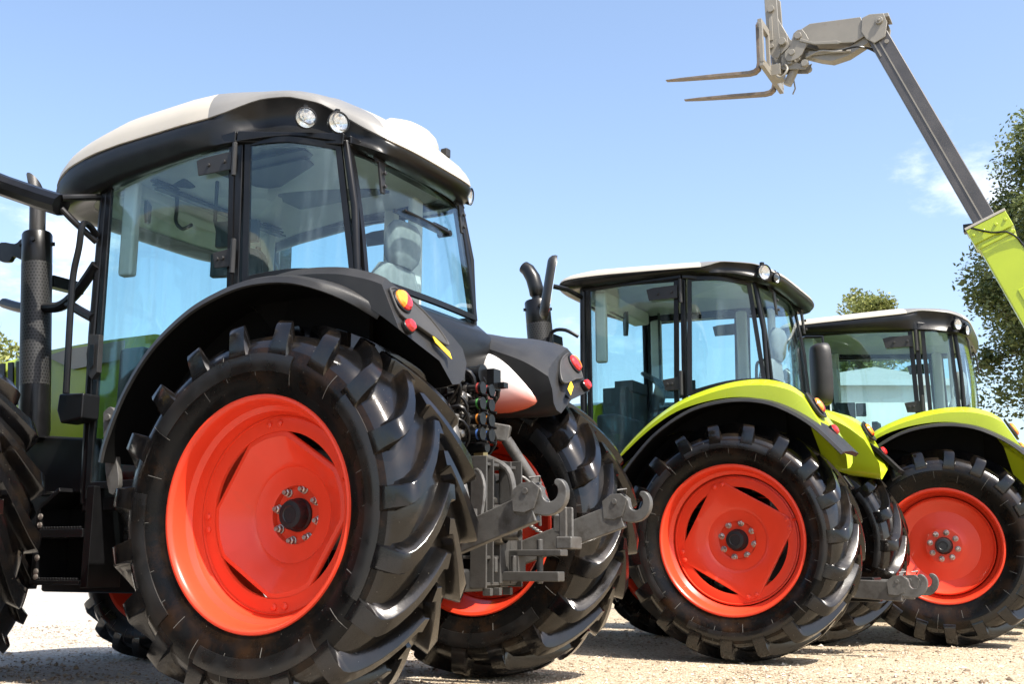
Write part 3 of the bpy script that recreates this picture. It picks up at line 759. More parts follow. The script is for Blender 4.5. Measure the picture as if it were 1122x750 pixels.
        k = 1/math.hypot(1, F['face'][2]); nrm = (-k, 0, k*F['face'][2])
        FP = lambda y, z, off: (fx(z)[0]+nrm[0]*off, s*y, z+nrm[2]*off)
        if F.get('panel'):
            b = MB(); poly = smooth_path(F['panel']+[F['panel'][0]], 4)[:-1]
            b.prism(poly, lambda u, v, w_: FP(u, v, w_), -.01, .004)
            b.build('fender_panel', F['panelmat'], f, smooth=30)
            b = MB(); pts = [FP(u, v, .004) for u, v in poly]; b.tube(pts+[pts[0]], .006, 8, cap=False)
            b.build('panel_rim', F.get('rimmat', M['podpanel']), f)
        for (y, z, rr, split) in F['lamps']:
            tail_lamp(f, FP(y, z, .008), nrm, rr, split, s)
        if F.get('sticker'):
            b = MB(); b.prism([(u, v) for u, v in F['sticker']], lambda u, v, w_: FP(u, v, w_), .004, .0065); b.build('yellow_reflector', M['yellow'], f, smooth=0)
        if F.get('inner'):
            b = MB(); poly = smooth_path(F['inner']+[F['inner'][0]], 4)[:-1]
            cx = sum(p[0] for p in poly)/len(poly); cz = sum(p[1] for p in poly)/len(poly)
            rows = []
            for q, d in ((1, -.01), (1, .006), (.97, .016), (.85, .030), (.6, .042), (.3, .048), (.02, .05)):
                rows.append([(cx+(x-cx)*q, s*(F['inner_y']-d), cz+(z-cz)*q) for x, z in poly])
            b.loft(rows); b.build('fender_inner_panel', M['reflpaint'], f, smooth=50)
    # ---- bonnet
    H = S['hood']; secs = []
    for (x, zt, zb_, hy) in H['st']:
        secs.append([(x, hy*.985, zb_), (x, hy, zb_+.1), (x, hy, (zt+zb_)/2), (x, hy*.97, zt-.14), (x, hy*.86, zt-.05), (x, hy*.5, zt-.008), (x, 0, zt), (x, -hy*.5, zt-.008), (x, -hy*.86, zt-.05), (x, -hy*.97, zt-.14), (x, -hy, (zt+zb_)/2), (x, -hy, zb_+.1), (x, -hy*.985, zb_)])
    fine = smooth_path([tuple(c for p in q for c in p) for q in secs], 4)
    b = MB(); b.loft([[tuple(q[3*i:3*i+3]) for i in range(13)] for q in fine])
    hood = b.build('bonnet', H['mat'], root, smooth=42)
    for s in (1, -1):
        b = MB(); hy = H['st'][1][3]
        if H.get('band'):
            b.prism(H['band'], XZ(), s*(hy+.001), s*(hy+.004)); b.build('bonnet_side_band', M['white'], hood, smooth=0)
        g = MB()
        for i in range(7):
            x = H['vent'][0]+i*.085; z = H['vent'][1]
            g.prism([(x, z), (x+.05, z), (x+.01, z-.30), (x-.04, z-.30)], XZ(), s*(hy-.005), s*(hy+.006))
        g.build('bonnet_vent', M['frame'], hood, smooth=0)
    b = MB(); x = H['st'][-1][0]; b.box((x+.012, 0, H['st'][-1][1]-.42), (.03, .5, .44)); b.build('grille', M['frame'], hood, bevel=.02)
    # engine and underside below the bonnet
    b = MB(); b.box((2.5 if wb > 2.5 else 2.3, 0, 1.2), (1.3, .56, .6)); b.box((wb+.1, 0, 1.2), (1.0, .5, .5)); b.build('engine', M['frame'], root, bevel=.03)
    # ---- exhaust
    px, py, pz, z1, z2, rr = S['exhaust']; z1 -= pz; z2 -= pz; x = y = z0 = 0
    b = MB(); b.lathe([(rr*.9, z0-.06), (rr, z0), (rr, z0+.28), (rr*.96, z0+.281), (rr*.96, z1-.21), (rr, z1-.2), (rr, z1), (rr*.93, z1+.012), (rr*.5, z1+.012)], (x, y, 0), 'z', 28)
    for aa in (0.6, 2.2, 3.9, 5.4): b.cyl((x+math.cos(aa)*rr*.9, y+math.sin(aa)*rr*.9, z1-.06), (x+math.cos(aa)*(rr+.015), y+math.sin(aa)*(rr+.015), z1-.06), .014, 10)
    b.box((x-.02, y-rr-.12, z1-.3), (.05, .24, .08))
    e = b.build('exhaust', M['frame'], root); e.location = (px, py, pz); e.rotation_euler = (0, S.get('lean', 0), 0)
    b = MB(); b.lathe([(rr*1.005, -(z1-z0-.48)/2), (rr*1.005, (z1-z0-.48)/2)], n=40, axis='z'); g = b.build('exhaust_guard', M['perf'], e); g.location = (x, y, (z0+.28+z1-.2)/2)
    if S['stack'] == 'cut':
        rp = rr*.54; b = MB(); n = 20; rows = []
        for zz, k in ((z1-.01, 0), (z2-.10, 0), (z2-.02, 1)):
            rows.append([(math.cos(2*PI*i/n)*rp+.035*k, math.sin(2*PI*i/n)*rp, zz+k*.16*(math.cos(2*PI*i/n)*.5+.1)) for i in range(n)])
        b.loft(rows, cap=False); b.build('exhaust_pipe', M['greyblack'], e)
    else:
        b = MB(); b.tube([(x, y, z1), (x, y, z2-.28), (x+.0, y, z2-.26), (x, y, z2-.2), (x+.02, y, z2-.1), (x+.06, y, z2-.02), (x+.10, y, z2+.02)], .05, 20, cap=False, rs=[.044, .044, .060, .066, .066, .062, .055]); b.build('exhaust_pipe', M['black'], e)
    # ---- outside mirrors, hand rail, brackets
    for mm in S['mirrors']:
        b = MB(); b.tube(mm['arm'], mm.get('r', .016), 10); o = b.build('mirror_arm', M['frame'], root)
        c = Vector(mm['c']); q = Matrix.Rotation(mm['yaw'], 3, 'Z') @ Matrix.Rotation(mm.get('tilt', 0), 3, 'Y') @ Matrix.Rotation(mm.get('roll', 0), 3, 'X')
        a, h, d = mm['size']; secs = []
        for k, g in ((0, .96), (.25, 1.), (.6, .9), (.9, .62), (1., .35)):
            row = []
            for i in range(24):
                ey, ez = superell(a/2*g, h/2*(g*.25+.75), 3.6, 2*PI*i/24); row.append(c+q @ Vector((k*d, ey, ez)))
            secs.append(row)
        b = MB(); b.loft(secs); m = b.build('mirror', M['greyblack'], root, smooth=50)
        b = MB(); row = [[c+q @ Vector((k, superell(a*.44, h*.455, 3.6, 2*PI*i/24)[0], superell(a*.44, h*.455, 3.6, 2*PI*i/24)[1])) for i in range(24)] for k in (.002, -.005)]
        b.loft(row); b.build('mirror_glass', M['mirror'], m, smooth=0)
    for pts, rr in S.get('rails', []):
        b = MB(); b.tube(smooth_path(pts, 4), rr, 10); b.build('hand_rail', M['frame'], root)
    # ---- rear linkage
    K = S['link']; hx, hz = K['x'], K['z']
    for s in (1, -1):
        b = MB(); y0 = K['y']*s; p0 = (-.18, s*(K['y']-.08), hz-K['drop']); p1 = (hx+.03, y0, hz-.055)
        b.beam(p0, p1, .05, .125, h2=.15)
        arm = b.build('lower_link', M['steel'], root, bevel=.008)
        hk = [(-.15, -.085), (-.16, .0), (-.12, .055), (-.075, .088), (-.02, .095), (.03, .085), (.055, .05), (.06, .015), (.085, -.012), (.12, -.015), (.15, .005), (.165, .04), (.16, .075), (.14, .095), (.145, .12), (.17, .125), (.20, .11), (.222, .075), (.228, .03), (.215, -.025), (.18, -.07), (.13, -.098), (.06, -.105), (-.02, -.09), (-.08, -.105)]
        k = K.get('hs', 1)
        b = MB(); b.prism([(hx-.0-u*k+.02, hz+v*k-.02) for u, v in smooth_path(hk+[hk[0]], 2)[:-1]], XZ(), y0-.022, y0+.022)
        o = b.build('hook', M['steel'], arm, bevel=.006, smooth=40)
        b = MB()
        for d in (-.036, .026): b.prism([(hx+.17*k, hz-.10*k), (hx+.18*k, hz+.03*k), (hx+.11*k, hz+.08*k), (hx+.03*k, hz+.085*k), (hx-.02*k, hz+.045*k), (hx-.0*k, hz-.03*k), (hx+.02*k, hz-.085*k), (hx+.09*k, hz-.11*k)], XZ(), y0+d, y0+d+.012)
        b.cyl((hx+.08*k, y0-.045, hz+.02), (hx+.08*k, y0+.045, hz+.02), .016, 12); b.tube([(hx+.02*k, y0-.03, hz+.09*k), (hx+.0*k, y0, hz+.12*k), (hx+.06*k, y0+.03, hz+.11*k)], .006, 6)
        b.build('hook_cheek', M['steel'], arm, bevel=.004)
        if K['full']:
            b = MB(); top = (-.50, s*.30, 1.42); bot = (-.74, s*(K['y']-.02), hz-.10)
            tv, bv = Vector(top), Vector(bot); b.cyl(tv, tv.lerp(bv, .5), .034, 14); b.cyl(tv.lerp(bv, .45), bv, .022, 12); b.cyl(tv.lerp(bv, .48), tv.lerp(bv, .56), .042, 6); b.box(bot, (.05, .08, .09))
            b.build('lift_rod', M['steel'], root)
            b = MB(); b.beam((-.28, s*.22, 1.50), (-.52, s*.31, 1.45), .06, .1); b.build('lift_arm', M['steel'], root, bevel=.01)
            b = MB(); b.tube(smooth_path([(-.50, s*.18, 1.16), (-.62, s*.24, 1.20), (-.70, s*.30, 1.10), (-.70, s*.34, .92)], 4), .010, 8); b.build('link_chain', M['steel'], root)
    if K['full']:
        b = MB()
        for y in (.185, -.215):
            b.beam((-.56, y-.05*(1 if y > 0 else -1), .58), (-.56, y-.05*(1 if y > 0 else -1), 1.28), .10, .014, up=(1, 0, 0)); 
            b.beam((-.60, y, .58), (-.60, y, 1.28), .014, .10, up=(1, 0, 0)); b.beam((-.60, y-.10*(1 if y > 0 else -1), .60), (-.60, y-.10*(1 if y > 0 else -1), 1.27), .012, .07, up=(1, 0, 0))
        for z in (1.24, .98, .74, .60): b.box((-.52, -.01, z), (.20, .38, .018))
        for y in (.12, .02, -.10): b.box((-.62, y, .56), (.05, .03, .04))
        b.build('hitch_frame', M['hitchmid'], root, bevel=.004)
        b = MB(); b.box((-.42, 0, .92), (.12, .62, .60)); b.box((-.40, 0, .62), (.3, .5, .12)); b.build('rear_housing', M['hitchdark'], root, bevel=.02)
        b = MB(); b.box((-.44, 0, 1.10), (.16, .22, .17)); b.box((-.50, 0, 1.05), (.10, .26, .05)); b.build('hitch_block', M['zinc'], root, bevel=.02)
        b = MB(); b.box((-.72, -.06, .64), (.50, .08, .052)); b.box((-.78, -.14, .765), (.34, .09, .035)); b.box((-.66, -.14, .70), (.06, .09, .16)); b.box((-.60, -.1, .72), (.06, .2, .24)); b.cyl((-.8, -.14, .60), (-.8, -.14, .84), .018, 12); b.cyl((-.68, -.06, .66), (-.68, -.06, .75), .016, 10); b.cyl((-.62, .04, .66), (-.62, .04, .74), .016, 6)
        b.build('drawbar', M['hitchmid'], root, bevel=.006)
        b = MB(); b.tube(smooth_path([(-.52, .05, .98), (-.66, .06, 1.0), (-.70, .02, .93), (-.60, -.04, .90)], 4), .022, 8); b.lathe([(.045, -.06), (.05, -.05), (.05, .06), (.03, .07)], (-.60, 0, .86), 'x', 16); b.lathe([(.03, -.75), (.03, -.6)], (0, 0, .86), 'x', 16)
        b.build('pto_shaft', M['zinc'], root)
        b = MB(); b.box((-.90, -.30, .82), (.10, .14, .07)); b.box((-.885, -.34, .92), (.05, .02, .2)); b.box((-.885, -.26, .92), (.05, .02, .2)); b.build('stabiliser', M['steel'], root, bevel=.01)
        b = MB(); b.tube(smooth_path([(-.50, -.02, 1.30), (-.66, -.02, 1.22), (-.70, -.02, 1.08), (-.68, -.02, .98)], 4), .02, 10); b.cyl((-.68, -.02, 1.0), (-.68, -.02, .90), .032, 12); b.cyl((-.68, -.07, .95), (-.68, .03, .95), .014, 10); b.build('top_link', M['steel'], root)
        for y in (.30, -.30):                             # coil springs that steady the lower links
            b = MB(); b.tube([(-.56-.16*i/60+.016*math.cos(i*.9), y+.016*math.sin(i*.9), .98-.10*i/60) for i in range(61)], .0042, 6); b.build('link_spring', M['zinc'], root)
        # hydraulic coupler bank
        b = MB(); b.box((-.40, .06, 1.52), (.16, .40, .52)); b.box((-.50, .17, 1.45), (.05, .07, .42)); b.box((-.52, .15, 1.74), (.10, .12, .09), mi=1); b.box((-.50, .19, 1.48), (.07, .09, .16), mi=1); b.box((-.52, .21, 1.38), (.05, .09, .07), mi=1)
        vb = b.build('valve_block', [M['frame'], M['zinc']], root, bevel=.008)
        caps = ['capred', 'capgreen', 'caporange', 'capblue']
        for i in range(4):
            z = 1.66-i*.085
            for j in range(2):
                y = .07-j*.10
                b = MB(); b.cyl((-.48, y, z), (-.56, y, z), .026, 14, mi=1); b.cyl((-.56, y, z), (-.58, y, z), .033, 14, mi=1); b.cyl((-.58, y, z), (-.66, y, z), .030, 16, mi=0); b.cyl((-.655, y, z), (-.672, y, z), .035, 16); b.cyl((-.640, y, z), (-.652, y, z), .0315, 14, mi=2); b.tube([(-.66, y, z-.035), (-.70, y, z-.045)], .008, 6)
                b.build('hydraulic_coupler', [M['frame'], M['zinc'], M[caps[i]]], vb, smooth=35)
        b = MB()
        for (y, z, rr) in ((.15, 1.60, .042), (.12, 1.50, .036), (.05, 1.47, .036), (.17, 1.40, .028)): b.cyl((-.50, y, z), (-.585, y, z), rr, 14, mi=1); b.lathe([(rr*.95, -.0), (rr*.7, -.02), (.001, -.025)], (-.585, y, z), 'x', 16, mi=1)
        b.cyl((-.45, -.02, 1.755), (-.60, -.02, 1.755), .05, 16); b.cyl((-.60, -.02, 1.755), (-.62, -.02, 1.755), .056, 16); b.box((-.62, -.10, 1.73), (.09, .08, .12)); b.box((-.68, -.13, 1.70), (.05, .05, .03)); b.cyl((-.55, .0, 1.34), (-.66, .0, 1.34), .03, 12); b.box((-.6, -.03, 1.30), (.06, .05, .06), mi=2)
        b.build('socket_cluster', [M['frame'], M['zinc'], M['brass']], vb, smooth=35)
        b = MB()
        rnd = random.Random(3)
        for i in range(16):
            y = .24-.03*i*.9; z = 1.7-.07*(i % 5)
            b.tube(smooth_path([(-.40, y+.04, z), (-.56-.03*rnd.random(), y+.05*rnd.random(), z+.06), (-.58-.04*rnd.random(), y-.03, z-.05), (-.44, y-.05*rnd.random(), z-.24), (-.42, y-.1, z-.4)], 4), .009+.005*(i % 2), 8)
        b.build('hydraulic_hose', M['frame'], vb); vb.location = (.08, .06, 0)
    else:
        b = MB(); b.box((-.48, 0, .80), (.26, .5, .5)); b.box((-.62, 0, hz+.0), (.34, .30, .09)); b.box((-.66, 0, hz-.12), (.3, .1, .05)); b.build('hitch_frame', M['frame'], root, bevel=.01)
        b = MB(); b.beam((-.40, .0, 1.2), (-.62, .0, 1.35), .08, .12); b.build('top_link_bracket', M['frame'], root, bevel=.01)
    return root

# ------------------------------------------------------------------ fender bodies
def pod(stations, xmin=-9):
    """station: (x, outer y, top z, inner y, inner top z, inner bottom z, outer bottom z, shift of the lower points along x)"""
    out = []
    for (x, yo, zt, yi, zi, zb, zo, dx) in stations:
        m = 0 if dx < .2 else (.5 if dx < .4 else 1)
        d = lambda z: max(x-dx*(zt-z), xmin+.06*max(0, (1.70-z)*3)**2)
        out.append([(d(zo), yo, zo), (d(zt-.05), yo+.002, zt-.05), (d(zt), yo-.06, zt+.0), (d((zt+zi)/2+.012), (yo+yi)/2, (zt+zi)/2+.012), (d(zi), yi+.06, zi), (d(zi-.06), yi, zi-.06),
                    (d(zb+.13), yi, zb+.13), (d(zb+.05), yi+.02, zb+.05), (d(zb+.012), yi+.065, zb+.012), (d(zb), yi+.13, zb), (d(zb*.5+zo*.5), yi*.55+yo*.45, (zb*.5+zo*.5)*m+(zo-.03)*(1-m))])
    return out

podA = pod([(.62, 1.06, 2.05, .86, 2.07, 1.985, 2.00, 0), (.38, 1.07, 2.15, .84, 2.16, 2.07, 2.09, 0), (.05, 1.08, 2.20, .66, 2.20, 1.66, 2.11, 0), (-.25, 1.09, 2.18, .54, 2.08, 1.60, 2.05, 0.05), (-.45, 1.09, 2.13, .51, 1.98, 1.585, 1.93, .25), (-.555, 1.09, 2.085, .50, 1.87, 1.60, 1.80, .452)], -.705)
podB = pod([(1.02, 1.08, 1.46, .86, 1.47, 1.40, 1.42, 0), (.86, 1.10, 1.63, .86, 1.64, 1.52, 1.56, 0), (.62, 1.12, 1.82, .85, 1.84, 1.66, 1.74, 0), (.36, 1.13, 1.96, .82, 1.98, 1.72, 1.87, 0), (.02, 1.13, 2.05, .72, 2.07, 1.60, 1.93, 0), (-.25, 1.13, 2.06, .60, 2.04, 1.48, 1.90, .1), (-.44, 1.13, 2.01, .54, 1.93, 1.42, 1.78, .35), (-.54, 1.12, 1.94, .52, 1.80, 1.40, 1.58, .55)], -.80)

SEC_A = [(.83, .02), (1.05, .02), (1.12, .012), (1.20, .004), (1.235, -.012), (1.25, -.045), (1.235, -.05), (1.19, -.022), (.83, -.012)]
SEC_B = [(.83, .02), (1.05, .02), (1.12, .008), (1.19, -.002), (1.222, -.012), (1.230, -.034), (1.220, -.038), (1.18, -.02), (.83, -.012)]
FEN_A = dict(taper=9, arc=[(1.14, 1.24), (1.11, 1.36), (1.0, 1.60), (.82, 1.83), (.58, 2.00), (.36, 2.085), (.14, 2.125), (-.12, 2.11), (-.36, 2.035), (-.57, 1.91)], sec=SEC_A, pod=podA, face=(-.56, 2.09, .452), lipmat=M['greyblack'], podmat=M['greyblack'],
             panel=[(1.05, 2.02), (.98, 2.035), (.88, 2.00), (.78, 1.945), (.70, 1.87), (.665, 1.805), (.72, 1.80), (.90, 1.852), (1.04, 1.89)], panelmat=M['podpanel'],
             lamps=[(.985, 1.965, .058, True), (1.02, 1.825, .034, False)], sticker=[(.805, 1.825), (.69, 1.755), (.695, 1.715), (.80, 1.785)],
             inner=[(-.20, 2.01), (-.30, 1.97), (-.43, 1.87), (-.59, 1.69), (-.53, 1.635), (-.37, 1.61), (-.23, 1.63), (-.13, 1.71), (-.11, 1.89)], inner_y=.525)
LIPB = [(1.02, 1.10), (.92, 1.30), (.76, 1.51), (.55, 1.71), (.28, 1.86), (.0, 1.915), (-.25, 1.90), (-.45, 1.83), (-.66, 1.69), (-.86, 1.48)]
FEN_B = dict(bodyrear=6, arc=LIPB, sec=SEC_B, pod=podB, face=(-.54, 1.98, .55), lipmat=M['greyblack'], podmat=M['lime'],
             panel=[(1.05, 1.93), (.97, 1.94), (.84, 1.90), (.78, 1.82), (.84, 1.775), (.97, 1.77), (1.05, 1.80)], panelmat=M['greyblack'], rimmat=M['greyblack'],
             lamps=[(.90, 1.85, .062, 'left'), (.92, 1.66, .040, False)])
panels1 = [(38, 112, .38, .66), (140, 215, .38, .66), (238, 296, .40, .68), (318, 372, .38, .66)]
panels2 = [(64, 118, .34, .56), (-38, 50, .36, .62), (150, 205, .38, .6), (232, 300, .38, .6)]
PSI = R_(151.573)
T1 = dict(pos=(-.617, 6.362), psi=R_(151.573), R=.948, r=.568, t=1.016, w=.613, hubin=.33, ringin=.17, disc='lens', rot=32, panels=panels1, spin=.06,
    label='dark grey tractor with a white cab roof, nearest and largest of the row', front=(.70, .42, .95, .5, 2.83),
    cab=dict(Ab=(1.775, .74, 1.05), At=(1.80, .74, 3.12), Bb=(.615, .80, 2.28), Bt=(.655, .80, 3.12), Cb=(-.10, .62, 2.24), Ct=(.03, .62, 3.05), floor=1.32, glasslow=1.15, cornlow=(2.26, 2.24), rearlow=2.24, seat=(.20, 1.80), wheel=(1.22, 2.16), monitor=(1.28, .30, 2.76), inmirror=(1.72, .46, 2.98), pw=.075),
    roof=dict(x0=-.22, x1=2.345, hw=.875, crown=[(-.22, 3.19), (-.1, 3.275), (.1, 3.355), (.25, 3.43), (.4, 3.465), (.86, 3.515), (1.24, 3.525), (1.62, 3.49), (2.03, 3.40), (2.34, 3.27)], zw=[(-.22, 3.05), (-.1, 3.09), (.1, 3.19), (.3, 3.24), (.9, 3.26), (1.4, 3.25), (1.8, 3.215), (2.05, 3.17), (2.27, 3.09)], zb=[(-.22, 2.985), (-.05, 3.03), (.3, 3.085), (.8, 3.095), (1.4, 3.065), (1.7, 3.02), (1.9, 2.985), (2.27, 2.95)], notch=(.22, .86, .66, .62), nd=.13,
        p=3.4, lamps=[((.205, .765, 3.17), (-.75, .62, -.12), .060), ((-.025, .765, 3.097), (-.85, .5, -.12), .060), ((-.09, -.55, 3.055), (-.93, -.2, -.15), .055), ((.205, -.765, 3.17), (-.75, -.62, -.12), .060)]),
    wiper=True, fender=FEN_A, exhaust=(2.27, .755, 1.52, 2.81, 3.20, .093), stack='cut', lean=.105,
    hood=dict(mat=M['lime'], st=[(1.86, 2.20, 1.40, .42), (2.4, 2.19, 1.42, .44), (3.0, 2.15, 1.40, .44), (3.6, 2.05, 1.32, .41), (3.95, 1.90, 1.20, .36)], band=[(1.88, 2.11), (2.42, 2.10), (2.62, 2.07), (2.34, 1.96), (1.88, 1.99)], vent=(2.78, 2.06)),
    mirrors=[dict(arm=[(1.90, .99, 2.86), (2.05, 1.01, 2.915), (2.34, 1.06, 3.03), (2.62, 1.3, 3.16)], r=.068, c=(2.62, 1.50, 3.30), yaw=-.25, size=(.24, .44, .12)), dict(arm=[(1.79, -.80, 2.93), (1.88, -.98, 2.885), (2.0, -1.02, 2.94), (2.34, -1.36, 3.08)], r=.032, c=(2.30, -1.56, 3.22), yaw=.25, size=(.24, .44, .12))],
    rails=[([(1.79, .80, 2.70), (1.77, .88, 2.74), (1.745, .95, 2.72), (1.76, .95, 2.58), (1.79, .95, 2.42), (1.79, .95, 2.2), (1.77, .95, 1.69)], .020), ([(1.79, .80, 2.95), (1.83, .93, 2.915), (1.88, 1.0, 2.90)], .022), ([(1.79, .80, 2.66), (1.83, .93, 2.75), (1.88, 1.0, 2.83)], .02), ([(1.80, .78, 2.52), (1.95, .77, 2.38), (2.1, .76, 2.30), (2.25, .76, 2.30), (2.5, .74, 2.33), (2.75, .70, 2.40)], .034), ([(1.79, .78, 2.18), (1.92, .77, 2.24), (2.06, .76, 2.31)], .03)],
    link=dict(x=-1.15, y=.545, z=1.035, drop=.38, full=True, hs=.76))
cabB = dict(Ab=(1.36, .74, 1.05), At=(1.375, .74, 3.04), Bb=(.475, .80, 2.00), Bt=(.45, .80, 3.02), Cb=(-.18, .62, 2.10), Ct=(-.09, .62, 2.96), floor=1.25, glasslow=1.32, cornlow=(2.03, 2.12), rearlow=2.12, seat=(.06, 1.72), wheel=(.96, 2.27), monitor=(1.15, -.50, 2.30), inmirror=(1.22, .15, 2.82), pw=.06, handle=1.70)
T2 = dict(pos=(2.178, 9.158), psi=R_(150.912), R=.873, r=.554, t=.94, w=.616, hubin=.175, ringin=.12, disc='square', rot=29, panels=panels2, spin=.02,
    label='lime green tractor in the middle of the row, with square red wheel discs', front=(.66, .40, .90, .46, 2.6), cab=cabB,
    roof=dict(x0=-.30, x1=1.66, hw=.89, nin=.03, p=5.5, crown=[(-.3, 3.04), (-.15, 3.09), (.23, 3.14), (.7, 3.17), (1.21, 3.20), (1.66, 3.19)], zw=[(-.30, 2.985), (-.1, 3.01), (.1, 3.035), (.5, 3.06), (1.1, 3.09), (1.5, 3.10), (1.66, 3.09)], zb=[(-.24, 2.92), (0, 2.98), (.4, 3.025), (1.66, 3.035)], notch=(-.06, .86, .34, .34), nd=.05,
        lamps=[((-.215, .75, 2.97), (-.80, .58, -.1), .062), ((-.27, .60, 2.953), (-.9, .3, -.1), .045), ((-.20, -.60, 2.992), (-.95, -.05, -.12), .060)]),
    fender=FEN_B, exhaust=(1.70, .80, 1.9, 2.95, 3.28, .112), stack='bent', lean=.09,
    hood=dict(mat=M['lime'], st=[(1.45, 2.12, 1.35, .40), (2.0, 2.12, 1.36, .42), (2.7, 2.06, 1.34, .42), (3.2, 1.95, 1.26, .39), (3.5, 1.80, 1.15, .34)], vent=(2.3, 1.98)),
    mirrors=[dict(arm=[(1.38, .78, 2.95), (1.42, .98, 2.98), (1.46, 1.18, 2.97)], r=.022, c=(1.43, 1.22, 2.94), yaw=.50, tilt=-.16, size=(.30, .54, .075)), dict(arm=[(1.38, -.78, 2.95), (1.42, -.95, 2.98), (1.46, -1.10, 2.96)], r=.02, c=(1.48, -1.15, 2.72), yaw=.22, size=(.24, .46, .11))],
    rails=[([(1.40, .80, 2.60), (1.50, .84, 2.66), (1.60, .86, 2.66), (1.64, .86, 2.58), (1.64, .86, 2.2)], .016)],
    link=dict(x=-1.05, y=.27, z=.55, drop=.02, full=False, hs=.76))
cabC = dict(cabB); cabC.update(Bb=(.115, .80, 2.00), Bt=(.135, .80, 2.88), Ab=(1.26, .74, 1.05), At=(1.28, .74, 2.93), Cb=(-.21, .62, 2.04), Ct=(-.18, .62, 2.86), cornlow=(2.00, 2.04), rearlow=2.04, seat=(.0, 1.60), wheel=(.9, 2.10), inmirror=(1.12, .15, 2.72))
T3 = dict(T2); T3.update(pos=(4.27, 10.68), psi=R_(153.0), R=.85, r=.50, t=.95, w=.62, hubin=.10, ringin=.07, disc='dish', rot=0, panels=[(40, 100, .3, .5), (200, 260, .3, .5)], spin=.1,
    label='lime green tractor at the right end of the row, with full red dish wheels', cab=cabC,
    roof=dict(x0=-.32, x1=1.48, hw=.88, nin=.03, p=5.5, crown=[(-.32, 3.03), (-.15, 3.07), (.34, 3.10), (1.48, 3.08)], zw=[(-.32, 2.94), (-.15, 2.97), (.1, 3.0), (1.48, 2.98)], zb=[(-.32, 2.80), (0, 2.84), (.3, 2.86), (.9, 2.89), (1.48, 2.93)], notch=(-.10, .86, .34, .34), nd=.03,
        lamps=[((-.23, .76, 2.875), (-.80, .58, -.1), .055), ((-.30, .66, 2.83), (-.9, .3, -.1), .05), ((-.27, -.40, 2.82), (-.95, -.05, -.12), .055)]),
    exhaust=(1.65, -.80, 1.9, 2.5, 2.8, .09), lean=0,
    mirrors=[dict(arm=[(1.28, .78, 2.80), (1.22, 1.05, 2.80), (1.04, 1.36, 2.76), (.88, 1.40, 2.74), (.87, 1.40, 2.60)], r=.014, c=(.87, 1.40, 2.39), yaw=.75, size=(.25, .58, .13))])
tr1 = make_tractor(T1)
T0 = dict(T1); fwd = Vector((math.cos(PSI), math.sin(PSI))); T0['pos'] = tuple(Vector(T1['pos'])+fwd*2.1+Vector((-fwd.y, fwd.x))*2.8)
tr0 = copy_tree(tr1, None); tr0.location = (*T0['pos'], -.012); tr0['label'] = 'tractor cut off by the left edge, only the lugs of its rear tyre showing'
tr2 = make_tractor(T2)
tr3 = make_tractor(T3)

# things only the near tractor shows: steps, tanks, bracket, roof dome
b = MB()
b.prism([(1.68, 1.44), (2.47, 1.51), (2.47, 1.20), (2.35, 1.12), (1.68, 1.12)], XZ(), .42, .74)
tk = b.build('fuel_tank', M['frame'], tr1, bevel=.02)
b = MB(); b.prism([(1.60, 1.15), (1.66, 1.15), (1.66, .57), (1.60, .57)], XZ(), .60, .84)
b.prism([(1.66, 1.14), (1.90, 1.14), (2.08, 1.02), (2.08, .58), (1.66, .58)], XZ(), .60, .62)
b.prism([(2.05, 1.04), (2.085, 1.02), (2.085, .58), (2.05, .58)], XZ(), .62, .84); b.prism([(1.90, 1.15), (2.06, 1.05), (2.06, 1.02), (1.89, 1.125)], XZ(), .62, .84)
b.box((1.87, .73, .60), (.42, .24, .022)); b.box((1.87, .73, .88), (.42, .24, .05))
for i in range(16):
    for z in (.618, .912): b.box((1.69+i*.024, .84, z), (.012, .02, .016))
st = b.build('access_steps', M['frame'], tr1, bevel=.004)
b = MB()
for z in (.98, .93, .74, .66, .63): b.lathe([(.018, .845), (.018, .853), (.008, .856), (.001, .856)], (2.03, 0, z), n=10)
b.build('step_bolt', M['bolt'], st)
b = MB(); b.prism([(1.66, 1.54), (1.84, 1.52), (1.88, 1.60), (1.87, 1.70), (1.66, 1.69)], XZ(), .79, .92); b.build('battery_cover', M['frame'], tr1, bevel=.012)
b = MB(); b.prism(smooth_path([(2.44, 2.78), (2.50, 2.80), (2.56, 2.80), (2.60, 2.815), (2.66, 2.79), (2.80, 2.82), (2.86, 2.77), (2.80, 2.69), (2.70, 2.67), (2.66, 2.70), (2.56, 2.665), (2.46, 2.70)]+[(2.44, 2.78)], 3)[:-1], XZ(), .70, .73); b.build('bracket', M['frame'], tr1, bevel=.006)
b = MB()
for i in range(6): b.box((1.80+i*.001, .58, .82+i*.045), (.5, .03, .022))
b.build('side_louvre', M['greyblack'], tr1)
for s in (1, -1):
    b = MB(); b.prism(smooth_path([(1.24, 1.52), (1.19, 1.55), (1.14, 1.50), (1.12, 1.3), (1.08, 1.12), (1.15, 1.08), (1.21, 1.3), (1.24, 1.52)], 3)[:-1], XZ(), s*1.10, s*1.13); b.cyl((1.19, s*1.13, 1.49), (1.19, s*1.145, 1.49), .02, 12); b.build('fender_bracket', M['steel'], tr1, bevel=.004)
b = MB(); b.tube(smooth_path([(1.55, .40, 3.12), (1.52, .42, 2.95), (1.50, .44, 2.85), (1.46, .42, 2.80), (1.44, .36, 2.84)], 4), .012, 8); b.box((1.48, .42, 3.10), (.12, .10, .03)); b.build('grab_handle', M['darkin'], tr1)
b = MB()
for i in range(3): b.box((1.55-.02*i, 0, 3.085-.03*i), (.06, 1.2, .012))
b.box((.85, .0, 3.15), (.75, .9, .02)); b.box((.85, 0, 3.135), (.6, .7, .02)); b.build('sun_visor', M['darkin'], tr1, bevel=.004)
